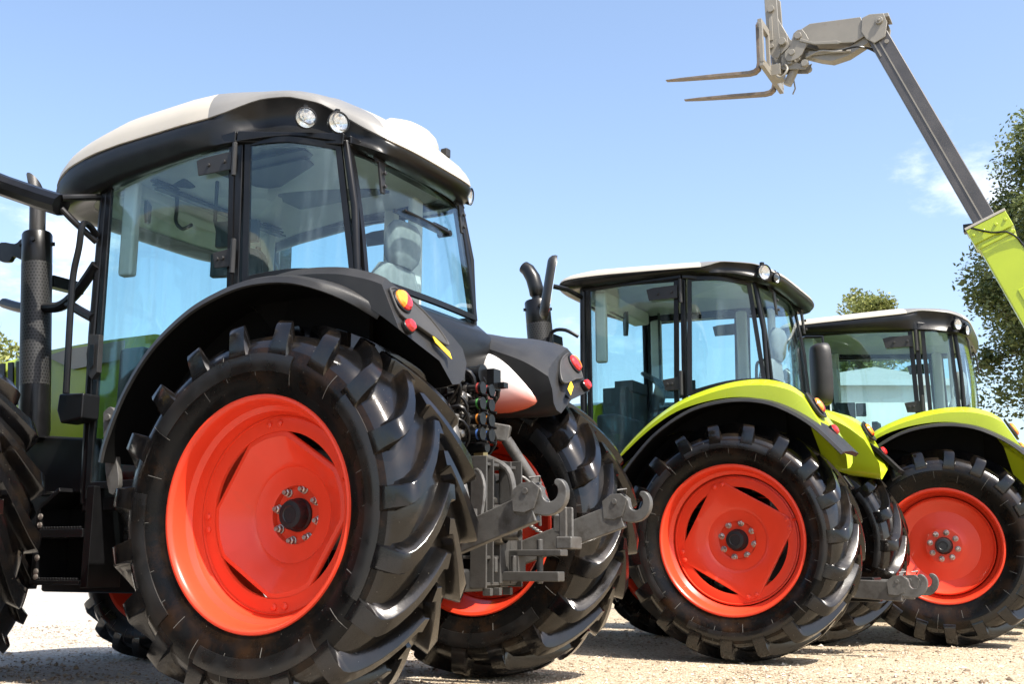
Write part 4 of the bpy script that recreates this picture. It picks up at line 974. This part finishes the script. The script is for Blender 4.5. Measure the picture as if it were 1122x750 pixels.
b = MB(); b.prism(smooth_path([(1.20, 2.40), (1.22, 2.62), (1.14, 2.66), (.98, 2.64), (.92, 2.52), (.95, 2.40), (1.08, 2.34), (1.20, 2.40)], 3)[:-1], XZ(), .20, .26); b.tube([(1.1, .23, 2.4), (1.15, .0, 2.0), (1.2, -.2, 1.8)], .018, 8); b.box((.85, .42, 2.28), (.35, .10, .07)); b.build('control_panel', M['darkin'], tr1, bevel=.008)
roof1 = [o for o in tr1.children if o.name.startswith('roof')][0]
b = MB(); rows = []
for k, (g, z) in enumerate(((1.02, 3.37), (1.03, 3.40), (1., 3.43), (.92, 3.465), (.7, 3.50), (.4, 3.515), (.02, 3.52))):
    rows.append([(.17+superell(.175*g, .175*g, 2.6, 2*PI*i/32)[0], -.22+superell(.175*g, .175*g, 2.6, 2*PI*i/32)[1], z-.022+.36*superell(.175*g, .175*g, 2.6, 2*PI*i/32)[0]) for i in range(32)])
b.loft(rows); d = b.build('antenna_dome', M['white'], roof1, smooth=50)
b = MB(); b.box((.17, -.22, 3.345), (.30, .30, .05), Matrix.Rotation(-.345, 3, 'Y')); b.box((-.02, -.36, 3.30), (.05, .05, .06)); b.build('antenna_plate', M['greyblack'], d, bevel=.008)

# ------------------------------------------------------------------ telehandler
TP = (4.278, 14.0); tele = empty('telehandler', (TP[0], TP[1], 0), R_(151.5))
tag(tele, 'lime telehandler behind the tractors with its boom raised high and a pair of forks', 'telehandler')
Y = lambda h: (-h, h)
b = MB()
d = Vector((-1.13, 0, -2.80)).normalized(); e0 = Vector((-.76, 0, 7.62)); nn = Vector((d.z, 0, -d.x))
b.beam(e0-d*.0, e0+d*4.6, .21, .265, up=nn)
inn = b.build('inner_boom', M['boomdark'], tele, bevel=.012)
b = MB()
for s in (1, -1): b.beam(e0+d*.10+Vector((0, s*.108, 0))-nn*.02, e0+d*3.05+Vector((0, s*.108, 0))-nn*.02, .008, .018, up=nn)
b.build('wear_strip', M['beige'], inn)
b = MB(); b.cyl(e0+d*.15+nn*.06+Vector((0, .10, 0)), e0+d*.15+nn*.06+Vector((0, .118, 0)), .03, 14); b.beam(e0+d*.05-nn*.09+Vector((0, .108, 0)), e0+d*.3-nn*.09+Vector((0, .108, 0)), .012, .02, up=nn); b.build('boom_pad', M['beige'], inn)
for k in (-.05, -.085):
    b = MB(); b.tube(smooth_path([Vector((-.30, .13, 7.50)), Vector((-.55, .15, 7.48)), e0+d*.25+nn*k*1.0+Vector((0, -.125, 0)), e0+d*1.2+nn*k+Vector((0, -.125, 0)), e0+d*3.2+nn*k+Vector((0, -.125, 0))], 5), .012, 8); b.build('boom_hose', M['frame'], inn)
b = MB(); oc = e0+d*3.06
b.beam(oc+d*.12, oc+d*3.6, .34, .44, up=nn)
ob = b.build('outer_boom', M['lime'], tele, bevel=.02)
b = MB(); b.beam(oc-d*.085, oc-d*.052, .41, .51, up=nn); b.build('boom_collar_seal', M['white'], ob, bevel=.004)
b = MB(); b.beam(oc-d*.05, oc+d*.16, .40, .50, up=nn); b.beam(oc+d*.2, oc+d*.24, .37, .47, up=nn)
for s in (1, -1):
    for k in (-.2, -.08, .08, .2): b.cyl(oc+d*.05+nn*k+Vector((0, s*.20, 0)), oc+d*.05+nn*k+Vector((0, s*.215, 0)), .022, 8)
b.build('boom_collar', M['lime'], ob, bevel=.012)
b = MB()
for s in (1, -1): b.beam(oc+d*.9+Vector((0, s*.17, 0))+nn*.02, oc+d*3.4+Vector((0, s*.17, 0))+nn*.02, .022, .20, up=nn)
b.build('boom_rib', M['lime'], ob, bevel=.01)
b = MB(); b.box(oc+nn*-.22+Vector((0, .1, .08)), (.16, .12, .10)); b.tube(smooth_path([oc+nn*-.2+Vector((0, .2, .05)), oc+d*.1+nn*.0+Vector((0, .23, -.03)), oc+d*.22+nn*.18+Vector((0, .2, -.02)), oc+d*.6+nn*.24+Vector((0, .16, 0)), oc+d*2+nn*.25+Vector((0, .15, 0)), oc+d*3.3+nn*.25+Vector((0, .15, 0))], 4), .012, 8); b.build('boom_hose', M['frame'], ob)
# gooseneck
b = MB()
for s in (1, -1):
    b.prism([(.34, 7.90), (.12, 8.0), (-.56, 7.93), (-.64, 7.66), (-.46, 7.58), (-.24, 7.62), (.06, 7.68), (.26, 7.78)], XZ(), s*.105, s*.125)
b.prism([(.10, 7.985), (-.56, 7.915), (-.64, 7.68), (-.46, 7.60), (-.24, 7.63), (.06, 7.70)], XZ(), -.105, .105)
for s in (1, -1): b.prism([(-.30, 7.605), (-.24, 7.645), (.08, 7.70), (.25, 7.80), (.27, 7.755), (.06, 7.655), (-.26, 7.59)], XZ(), s*.125, s*.165)
gn = b.build('gooseneck', M['beige'], tele, bevel=.008)
b = MB()
for s in (1, -1):
    b.prism([(-.58, 7.90), (-.68, 7.93), (-.86, 7.90), (-.90, 7.76), (-.86, 7.56), (-.72, 7.50), (-.62, 7.58), (-.56, 7.70)], XZ(), s*.126, s*.145)
    b.cyl((-.80, s*.13, 7.80), (-.80, s*.18, 7.80), .05, 18); b.cyl((-.80, s*.18, 7.80), (-.80, s*.195, 7.80), .02, 12)
b.prism([(-.62, 7.92), (-.92, 7.90), (-.93, 7.84), (-.64, 7.88)], XZ(), -.13, .13)
b.build('elbow_plate', M['beige'], gn, bevel=.008)
b = MB(); b.prism([(-.64, 7.56), (-.60, 7.66), (-.40, 7.56), (-.1, 7.56), (.16, 7.62), (.20, 7.55), (.02, 7.46), (-.14, 7.40), (-.36, 7.43)], XZ(), -.08, .08); b.cyl((-.30, .0, 7.52), (.22, 0, 7.58), .05, 14); b.cyl((-.3, .1, 7.50), (.1, .1, 7.55), .02, 10); b.tube(smooth_path([(-.4, .1, 7.48), (-.2, .13, 7.5), (0, .12, 7.56), (.2, .1, 7.52)], 4), .02, 8); b.build('tilt_cylinder', M['beige'], gn, bevel=.006)
# links to the carriage
b = MB()
for s in (1, -1):
    b.prism(smooth_path([(.14, 7.76), (.22, 7.93), (.34, 7.90), (.40, 7.72), (.48, 7.64), (.46, 7.52), (.36, 7.50), (.24, 7.56), (.14, 7.76)], 2)[:-1], XZ(), s*.13, s*.15)
    b.cyl((.28, s*.10, 7.84), (.28, s*.18, 7.84), .05, 16); b.cyl((.38, s*.10, 7.62), (.38, s*.17, 7.62), .045, 16)
    b.prism([(.16, 7.50), (.30, 7.46), (.42, 7.56), (.56, 7.50), (.54, 7.42), (.40, 7.40), (.22, 7.36)], XZ(), s*.07, s*.09); b.cyl((.22, s*.06, 7.44), (.22, s*.13, 7.44), .05, 14); b.cyl((.42, s*.06, 7.50), (.42, s*.13, 7.50), .035, 14)
b.cyl((.50, -.12, 7.80), (.50, .20, 7.80), .055, 16); b.cyl((.28, -.12, 7.84), (.28, .12, 7.84), .04, 12); b.box((.44, 0, 7.76), (.16, .16, .12), Matrix.Rotation(.5, 3, 'Y')); b.box((.46, 0, 7.56), (.16, .2, .18)); b.cyl((.36, 0, 7.48), (.50, 0, 7.22), .06, 14)
b.build('carriage_link', M['beige'], tele, bevel=.006)
b = MB()
for s in (1, -1):
    b.prism(smooth_path([(.56, 8.56), (.62, 8.62), (.70, 8.60), (.73, 8.50), (.72, 8.1), (.71, 7.74), (.62, 7.60), (.54, 7.66), (.55, 8.1), (.56, 8.56)], 2)[:-1], XZ(), s*.10, s*.13)
    b.prism([(.56, 8.20), (.44, 7.92), (.42, 7.72), (.54, 7.64)], XZ(), s*.10, s*.125)
    b.cyl((.64, s*.10, 8.34), (.64, s*.17, 8.34), .05, 16); b.cyl((.66, s*.10, 7.78), (.66, s*.16, 7.78), .035, 14); b.box((.655, s*.135, 8.05), (.05, .02, .36))
for z in (7.98, 7.40): b.box((.71, 0, z), (.06, 1.05, .12))
for y in (-.5, -.17, .17, .5): b.box((.70, y, 7.69), (.05, .06, .58))
b.box((.62, 0, 7.42), (.14, .3, .16)); b.tube(smooth_path([(.50, .1, 7.5), (.44, .2, 7.36), (.52, .22, 7.25), (.6, .16, 7.32)], 4), .018, 8); b.tube([(.44, -.1, 7.4), (.42, -.12, 7.2), (.46, -.12, 7.12)], .012, 6)
b.build('fork_carriage', M['beige'], tele, bevel=.008)
for s in (1, -1):
    y = s*.385; b = MB(); sec = []
    path = [(.775, 8.02, .075, .040), (.775, 7.7, .085, .042), (.775, 7.44, .095, .046), (.79, 7.365, .10, .05), (.84, 7.33, .10, .052), (.92, 7.325, .10, .05), (1.4, 7.39, .10, .044), (1.9, 7.455, .092, .026), (2.13, 7.485, .07, .012)]
    for i, (x, z, w_, h_) in enumerate(path):
        a = path[max(i-1, 0)]; c = path[min(i+1, len(path)-1)]; t = Vector((c[0]-a[0], 0, c[1]-a[1])).normalized(); n_ = Vector((-t.z, 0, t.x))
        p = Vector((x, y, z)); sec.append([p+n_*h_/2+Vector((0, w_/2, 0)), p+n_*h_/2-Vector((0, w_/2, 0)), p-n_*h_/2-Vector((0, w_/2, 0)), p-n_*h_/2+Vector((0, w_/2, 0))])
    b.loft(sec); b.box((.75, y, 8.02), (.06, .08, .05)); b.build('fork', M['fork'], tele, bevel=.004)
# machine under the boom
b = MB()
secs = [(-3.6, .95, 1.55), (-3.3, .95, 1.75), (-2.4, .85, 1.70), (-1.2, .75, 1.35), (.3, .7, 1.15), (.9, .7, .95)]
b.loft([[(x, -.6, zb), (x, .6, zb), (x, .6, zt), (x, .45, zt+.06), (x, -.45, zt+.06), (x, -.6, zt)] for x, zb, zt in [(q[0], .55, q[2]) for q in secs]])
b.build('chassis', M['lime'], tele, bevel=.02)
b = MB(); b.prism([(-3.5, 1.6), (-2.9, 2.05), (-2.7, 2.05), (-2.2, 1.6)], XZ(), -.30, -.24); b.prism([(-3.5, 1.6), (-2.9, 2.05), (-2.7, 2.05), (-2.2, 1.6)], XZ(), .24, .30); b.build('boom_pivot', M['boomdark'], tele)
for x in (-2.7, .35):
    for s in (1, -1):
        wt = tyre_mesh(.56, .33, .42, 16, .04, 'tyre', []); rm, yh = rim_mesh('rim', .33, .42, .12, .08, 'dish', 0)
        make_wheel(tele, 'wheel', (x, s*.86, .55), s < 0, wt, rm, yh, .33, .05)

# ------------------------------------------------------------------ trees
def tree(name, label, x, y, z0, z1, crown_w, crown_h, leaf, n, mt, seed, gap=.5, trunk_r=.2, clumps=46, kind='tree', cd=None):
    rnd = random.Random(seed); root = empty(name, (x, y, 0)); tag(root, label, 'tree', 'trees behind the machines')
    b = MB(); zc = z1-crown_h/2
    tr = [(0, 0, 0), (.1*trunk_r*4, .05, zc*.4), (-.05, .1, zc-.2*crown_h), (.1, 0, zc+.3*crown_h)]
    b.tube(smooth_path(tr, 4), .1, 10, rs=[trunk_r*(1-.8*i/12) for i in range(13)])
    cl = []
    cd = cd or crown_w
    for i in range(clumps):
        while True:
            p = Vector((rnd.uniform(-1, 1), rnd.uniform(-1, 1), rnd.uniform(-1, 1)))
            if p.length < 1 and (p.length > .45 or rnd.random() < .3): break
        p = Vector((p.x*crown_w/2, p.y*cd/2, p.z*crown_h/2+zc)); cl.append((p, rnd.uniform(.10, .21)*min(crown_w, crown_h)))
        s = Vector((0, 0, zc-crown_h*.35+rnd.random()*crown_h*.4)); m = s.lerp(p, .55)+Vector((rnd.uniform(-.2, .2), rnd.uniform(-.2, .2), -.1))
        b.tube([s, m, p], .03, 5, rs=[trunk_r*.3, trunk_r*.16, trunk_r*.04])
    b.build('trunk', M['bark'], root)
    L = MB()
    for i in range(n):
        c, r = cl[rnd.randrange(len(cl))]
        d = Vector((rnd.gauss(0, 1), rnd.gauss(0, 1), rnd.gauss(0, .8)))
        if d.length > 1.9: d *= 1.9/d.length*rnd.random()**.3
        p = c+d*r*.52
        a = Vector((rnd.gauss(0, 1), rnd.gauss(0, 1), rnd.gauss(0, .6))).normalized(); q = a.cross(Vector((rnd.gauss(0, 1), rnd.gauss(0, 1), rnd.gauss(0, 1)))).normalized()
        l = leaf*rnd.uniform(.6, 1.3)
        L.add([p-a*l*.5, p+q*l*.26+a*.05*l, p+a*l*.55, p-q*l*.26+a*.05*l], [(0, 1, 2, 3)])
    for i in range(n//16):                          # bigger shaded leaves filling the inside of the clumps
        c, r = cl[rnd.randrange(len(cl))]; p = c+Vector((rnd.gauss(0, 1), rnd.gauss(0, 1), rnd.gauss(0, 1)))*r*.25
        a = Vector((rnd.gauss(0, 1), rnd.gauss(0, 1), rnd.gauss(0, .6))).normalized(); q = a.cross(Vector((rnd.gauss(0, 1), rnd.gauss(0, 1), rnd.gauss(0, 1)))).normalized(); l = leaf*1.9
        L.add([p-a*l*.5, p+q*l*.3, p+a*l*.55, p-q*l*.3], [(0, 1, 2, 3)])
    L.build('crown', mt, root, smooth=0, recalc=False)
    return root
tree('broadleaf_tree', 'tall dark green tree at the right edge behind the raised boom', 13.55, 25, 0, 11.6, 4.9, 9.2, .115, 120000, M['leafdark'], 5, trunk_r=.22, clumps=190)
tree('broadleaf_tree', 'small light green treetop showing above the roof of the rightmost tractor', 15.1, 45, 0, 15.35-3.5, 3.9, 5.0, .15, 18000, M['leaflight'], 9, trunk_r=.16, clumps=40)
tree('broadleaf_tree', 'distant pale olive treetop at the left edge beyond the exhaust guard', -24.6, 50, 0, 11.3, 5.5, 5.0, .30, 4000, M['leaflight'], 12, trunk_r=.2)

# low hedge far behind, one uncountable mass of leaves
rnd = random.Random(2); L = MB()
for i in range(16000):
    x = rnd.uniform(-80, 80); h = 2.2+.8*math.sin(x*.21)+.5*math.sin(x*.63+1)
    p = Vector((x, 90+rnd.gauss(0, .8), h*rnd.random()**.7)); a = Vector((rnd.gauss(0, 1), rnd.gauss(0, 1), rnd.gauss(0, 1))).normalized(); q = a.cross(Vector((rnd.gauss(0, 1), .2, rnd.gauss(0, 1)))).normalized(); l = rnd.uniform(.5, 1.0)
    L.add([p-a*l*.5, p+q*l*.3, p+a*l*.5, p-q*l*.3], [(0, 1, 2, 3)])
hg = L.build('hedge', M['leafdark'], None, smooth=0, recalc=False); tag(hg, 'far dark hedge along the edge of the yard', 'hedge', kind='stuff')

# white hall seen through the windows of the right tractor
hall = empty('hall', (13.7, 44, 0)); tag(hall, 'low white hall far behind the rightmost tractor, seen through its cab windows', 'building')
b = MB(); b.box((0, 0, 3.6), (6.4, 6, 7.2)); b.build('wall', mat('hall_white', (.5, .5, .48), .6, var=.05, vscale=.5), hall)
b = MB(); b.prism([(-3.5, 7.2), (3.5, 7.2), (3.5, 7.34), (0, 7.9), (-3.5, 7.34)], XZ(), -3.3, 3.3); b.build('roof', mat('hall_roof', (.35, .37, .38), .5), hall)
b = MB(); b.box((-1, -3.02, 1.8), (2.6, .06, 3.6)); b.build('door', M['podpanel'], hall)

# ------------------------------------------------------------------ ground
def ground_mat():
    m = bpy.data.materials.new('gravel_ground'); m.use_nodes = True
    nt = m.node_tree; N = nt.nodes; L = nt.links; b = N['Principled BSDF']; b.inputs['Roughness'].default_value = .95; b.inputs['Specular IOR Level'].default_value = .2
    tc = N.new('ShaderNodeTexCoord')
    v = N.new('ShaderNodeTexVoronoi'); v.inputs['Scale'].default_value = 55; L.new(tc.outputs['Object'], v.inputs['Vector'])
    cr = N.new('ShaderNodeValToRGB'); e = cr.color_ramp.elements; e[0].color = (.12, .085, .05, 1); e[1].color = (.52, .455, .35, 1)
    e.new(.35).color = (.33, .26, .17, 1); e.new(.7).color = (.44, .36, .255, 1)
    sp = N.new('ShaderNodeSeparateColor'); L.new(v.outputs['Color'], sp.inputs[0]); L.new(sp.outputs[0], cr.inputs['Fac'])
    n = N.new('ShaderNodeTexNoise'); n.inputs['Scale'].default_value = .9; n.inputs['Detail'].default_value = 8; L.new(tc.outputs['Object'], n.inputs['Vector'])
    mr = N.new('ShaderNodeMapRange'); mr.inputs['From Min'].default_value = .40; mr.inputs['From Max'].default_value = .66; mr.inputs['To Max'].default_value = .7; L.new(n.outputs['Fac'], mr.inputs['Value'])
    mx = N.new('ShaderNodeMix'); mx.data_type = 'RGBA'; L.new(mr.outputs['Result'], mx.inputs['Factor']); L.new(cr.outputs['Color'], mx.inputs[6]); mx.inputs[7].default_value = (.44, .37, .27, 1)
    # colour loses saturation towards the left of the yard
    sx = N.new('ShaderNodeSeparateXYZ'); L.new(tc.outputs['Object'], sx.inputs[0])
    n4 = N.new('ShaderNodeMath'); n4.operation = 'MULTIPLY_ADD'; n4.inputs[1].default_value = 2.0; L.new(n.outputs['Fac'], n4.inputs[0]); L.new(sx.outputs['X'], n4.inputs[2])
    m4 = N.new('ShaderNodeMapRange'); m4.inputs['From Min'].default_value = .8; m4.inputs['From Max'].default_value = -1.0; m4.inputs['To Max'].default_value = .8; L.new(n4.outputs[0], m4.inputs['Value'])
    mg = N.new('ShaderNodeMix'); mg.data_type = 'RGBA'; L.new(m4.outputs['Result'], mg.inputs['Factor']); L.new(mx.outputs[2], mg.inputs[6])
    hs = N.new('ShaderNodeHueSaturation'); hs.inputs['Saturation'].default_value = .3; hs.inputs['Value'].default_value = 1.05; L.new(mx.outputs[2], hs.inputs['Color']); L.new(hs.outputs['Color'], mg.inputs[7])
    L.new(mg.outputs[2], b.inputs['Base Color'])
    v2 = N.new('ShaderNodeTexVoronoi'); v2.inputs['Scale'].default_value = 55; L.new(tc.outputs['Object'], v2.inputs['Vector'])
    n3 = N.new('ShaderNodeTexNoise'); n3.inputs['Scale'].default_value = 9; n3.inputs['Detail'].default_value = 8; L.new(tc.outputs['Object'], n3.inputs['Vector'])
    ad = N.new('ShaderNodeMath'); ad.operation = 'MULTIPLY_ADD'; ad.inputs[1].default_value = -.7; L.new(v2.outputs['Distance'], ad.inputs[0]); L.new(n3.outputs['Fac'], ad.inputs[2])
    bp = N.new('ShaderNodeBump'); bp.inputs['Strength'].default_value = .9; bp.inputs['Distance'].default_value = .03; L.new(ad.outputs[0], bp.inputs['Height']); L.new(bp.outputs['Normal'], b.inputs['Normal'])
    return m
b = MB(); nx = 60
def gz(x, y): return 0 if abs(x) > 60 or y > 60 or y < -20 else -.012+.012*math.sin(x*1.7+y*.6)*math.sin(y*1.3-x*.4)
xs = [-600, -200, -60]+[-30+i for i in range(61)]+[60, 200, 600]; ys = [-200, -60, -10]+[i*.75 for i in range(0, 41)]+[60, 200, 900]
vs = [(x, y, gz(x, y) if -31 < x < 31 and -1 < y < 31 else -.01) for y in ys for x in xs]; k = len(xs)
b.add(vs, [(j*k+i, j*k+i+1, (j+1)*k+i+1, (j+1)*k+i) for j in range(len(ys)-1) for i in range(k-1)])
gr = b.build('ground', ground_mat(), None, smooth=60); gr['kind'] = 'structure'
# loose stones lying on it
def stone_mat():
    m = bpy.data.materials.new('loose_stones'); m.use_nodes = True
    nt = m.node_tree; N = nt.nodes; L = nt.links; bb = N['Principled BSDF']; bb.inputs['Roughness'].default_value = .9
    g = N.new('ShaderNodeNewGeometry'); r = N.new('ShaderNodeValToRGB'); e = r.color_ramp.elements; e[0].color = (.14, .10, .065, 1); e[1].color = (.50, .44, .36, 1); e.new(.5).color = (.32, .25, .17, 1)
    L.new(g.outputs['Random Per Island'], r.inputs['Fac']); L.new(r.outputs['Color'], bb.inputs['Base Color']); return m
S_ = MB(); rnd = random.Random(11)
ov = [(1,0,0), (-1,0,0), (0,1,0), (0,-1,0), (0,0,1), (0,0,-1)]; of = [(0,2,4), (2,1,4), (1,3,4), (3,0,4), (2,0,5), (1,2,5), (3,1,5), (0,3,5)]
for i in range(21000):
    y = 4.6+9.5*rnd.random()**1.25; x = rnd.uniform(-.56, .56)*y*1.0; s = rnd.uniform(.004, .012)*(2.0 if rnd.random() < .05 else 1)
    a = rnd.uniform(0, 6.28); ca, sa = math.cos(a), math.sin(a); fx_, fy_, fz_ = s*rnd.uniform(.8, 1.5), s*rnd.uniform(.7, 1.2), s*rnd.uniform(.45, .9)
    z = gz(x, y)+fz_*.25
    S_.add([(x+(vx*fx_*ca-vy*fy_*sa), y+(vx*fx_*sa+vy*fy_*ca), z+vz*fz_) for vx, vy, vz in [(p[0]+rnd.uniform(-.3, .3), p[1]+rnd.uniform(-.3, .3), p[2]+rnd.uniform(-.2, .2)) for p in ov]], of)
so = S_.build('gravel', stone_mat(), None, smooth=0, recalc=False); tag(so, 'loose beige gravel stones scattered over the yard', 'gravel', kind='stuff')

# ------------------------------------------------------------------ light, sky, camera
SUN = Vector((.385, -.400, .82)).normalized()
EXPOSURE = 1.2
sun = bpy.data.lights.new('sun', 'SUN'); sun.energy = 5.0; sun.angle = R_(.53); sun.color = (1, .94, .85)
so = bpy.data.objects.new('sun', sun); COL.objects.link(so); so.rotation_euler = SUN.to_track_quat('Z', 'Y').to_euler()
w = bpy.data.worlds.new('World'); scene.world = w; w.use_nodes = True
nt = w.node_tree; N = nt.nodes; L = nt.links; bg = N['Background']
sky = N.new('ShaderNodeTexSky'); sky.sky_type = 'NISHITA'; sky.sun_disc = False
sky.sun_elevation = math.asin(SUN.z); sky.sun_rotation = math.atan2(SUN.x, SUN.y); sky.air_density = 1.0; sky.dust_density = 2.4; sky.ozone_density = .9
tc = N.new('ShaderNodeTexCoord')
def blob(d, width):
    d = Vector(d).normalized()
    vm = N.new('ShaderNodeVectorMath'); vm.operation = 'DOT_PRODUCT'; L.new(tc.outputs['Generated'], vm.inputs[0]); vm.inputs[1].default_value = d
    mr = N.new('ShaderNodeMapRange'); mr.inputs['From Min'].default_value = math.cos(R_(width)); mr.inputs['From Max'].default_value = 1; L.new(vm.outputs['Value'], mr.inputs['Value']); return mr.outputs['Result']
F_, PITCH = 1197.5, .1976
def pix(u, v):
    a = (u-561)/F_; c = (375-v)/F_; return (a, math.cos(PITCH)-c*math.sin(PITCH), math.sin(PITCH)+c*math.cos(PITCH))
mp = N.new('ShaderNodeMapping'); mp.inputs['Scale'].default_value = (1, 1, 2.2); L.new(tc.outputs['Generated'], mp.inputs['Vector'])
cn = N.new('ShaderNodeTexNoise'); cn.inputs['Scale'].default_value = 9; cn.inputs['Detail'].default_value = 9; cn.inputs['Roughness'].default_value = .62; L.new(mp.outputs['Vector'], cn.inputs['Vector'])
acc = None
for (u, v, wd, amp) in ((1065, 190, 4.2, .52), (1120, 170, 3.5, .42), (70, 300, 5.5, .5), (10, 330, 5, .45), (690, 420, 6, .3), (1000, 185, 2.2, .5)):
    o = blob(pix(u, v), wd); mu = N.new('ShaderNodeMath'); mu.operation = 'MULTIPLY'; mu.inputs[1].default_value = amp; L.new(o, mu.inputs[0])
    if acc is None: acc = mu.outputs[0]
    else:
        mm = N.new('ShaderNodeMath'); mm.operation = 'MAXIMUM'; L.new(acc, mm.inputs[0]); L.new(mu.outputs[0], mm.inputs[1]); acc = mm.outputs[0]
# elsewhere in the sky: thin scattered fair-weather cloud, out of this view
ad = N.new('ShaderNodeMath'); ad.operation = 'MULTIPLY_ADD'; ad.inputs[1].default_value = .55; L.new(acc, ad.inputs[0]); L.new(cn.outputs['Fac'], ad.inputs[2])
cm = N.new('ShaderNodeMapRange'); cm.interpolation_type = 'SMOOTHSTEP'; cm.inputs['From Min'].default_value = .68; cm.inputs['From Max'].default_value = 1.0; cm.inputs['To Max'].default_value = .7; L.new(ad.outputs[0], cm.inputs['Value'])
mx = N.new('ShaderNodeMix'); mx.data_type = 'RGBA'; L.new(cm.outputs['Result'], mx.inputs['Factor']); L.new(sky.outputs['Color'], mx.inputs[6]); mx.inputs[7].default_value = (6.0, 6.1, 6.4, 1)
L.new(mx.outputs[2], bg.inputs['Color']); bg.inputs['Strength'].default_value = .135

cam = bpy.data.cameras.new('camera'); co = bpy.data.objects.new('camera', cam); COL.objects.link(co); scene.camera = co
co.location = (0, 0, .7122); co.rotation_euler = (PI/2+PITCH, 0, 0)
cam.sensor_fit = 'HORIZONTAL'; cam.sensor_width = 36; cam.lens = 36*F_/1122; cam.clip_start = .1; cam.clip_end = 3000
vs_ = scene.view_settings; vs_.view_transform = 'Standard'; vs_.look = 'None'; vs_.exposure = EXPOSURE; vs_.gamma = 1; vs_.use_curve_mapping = False
scene.cycles.transparent_max_bounces = 24; scene.cycles.max_bounces = 8; scene.cycles.use_denoising = True
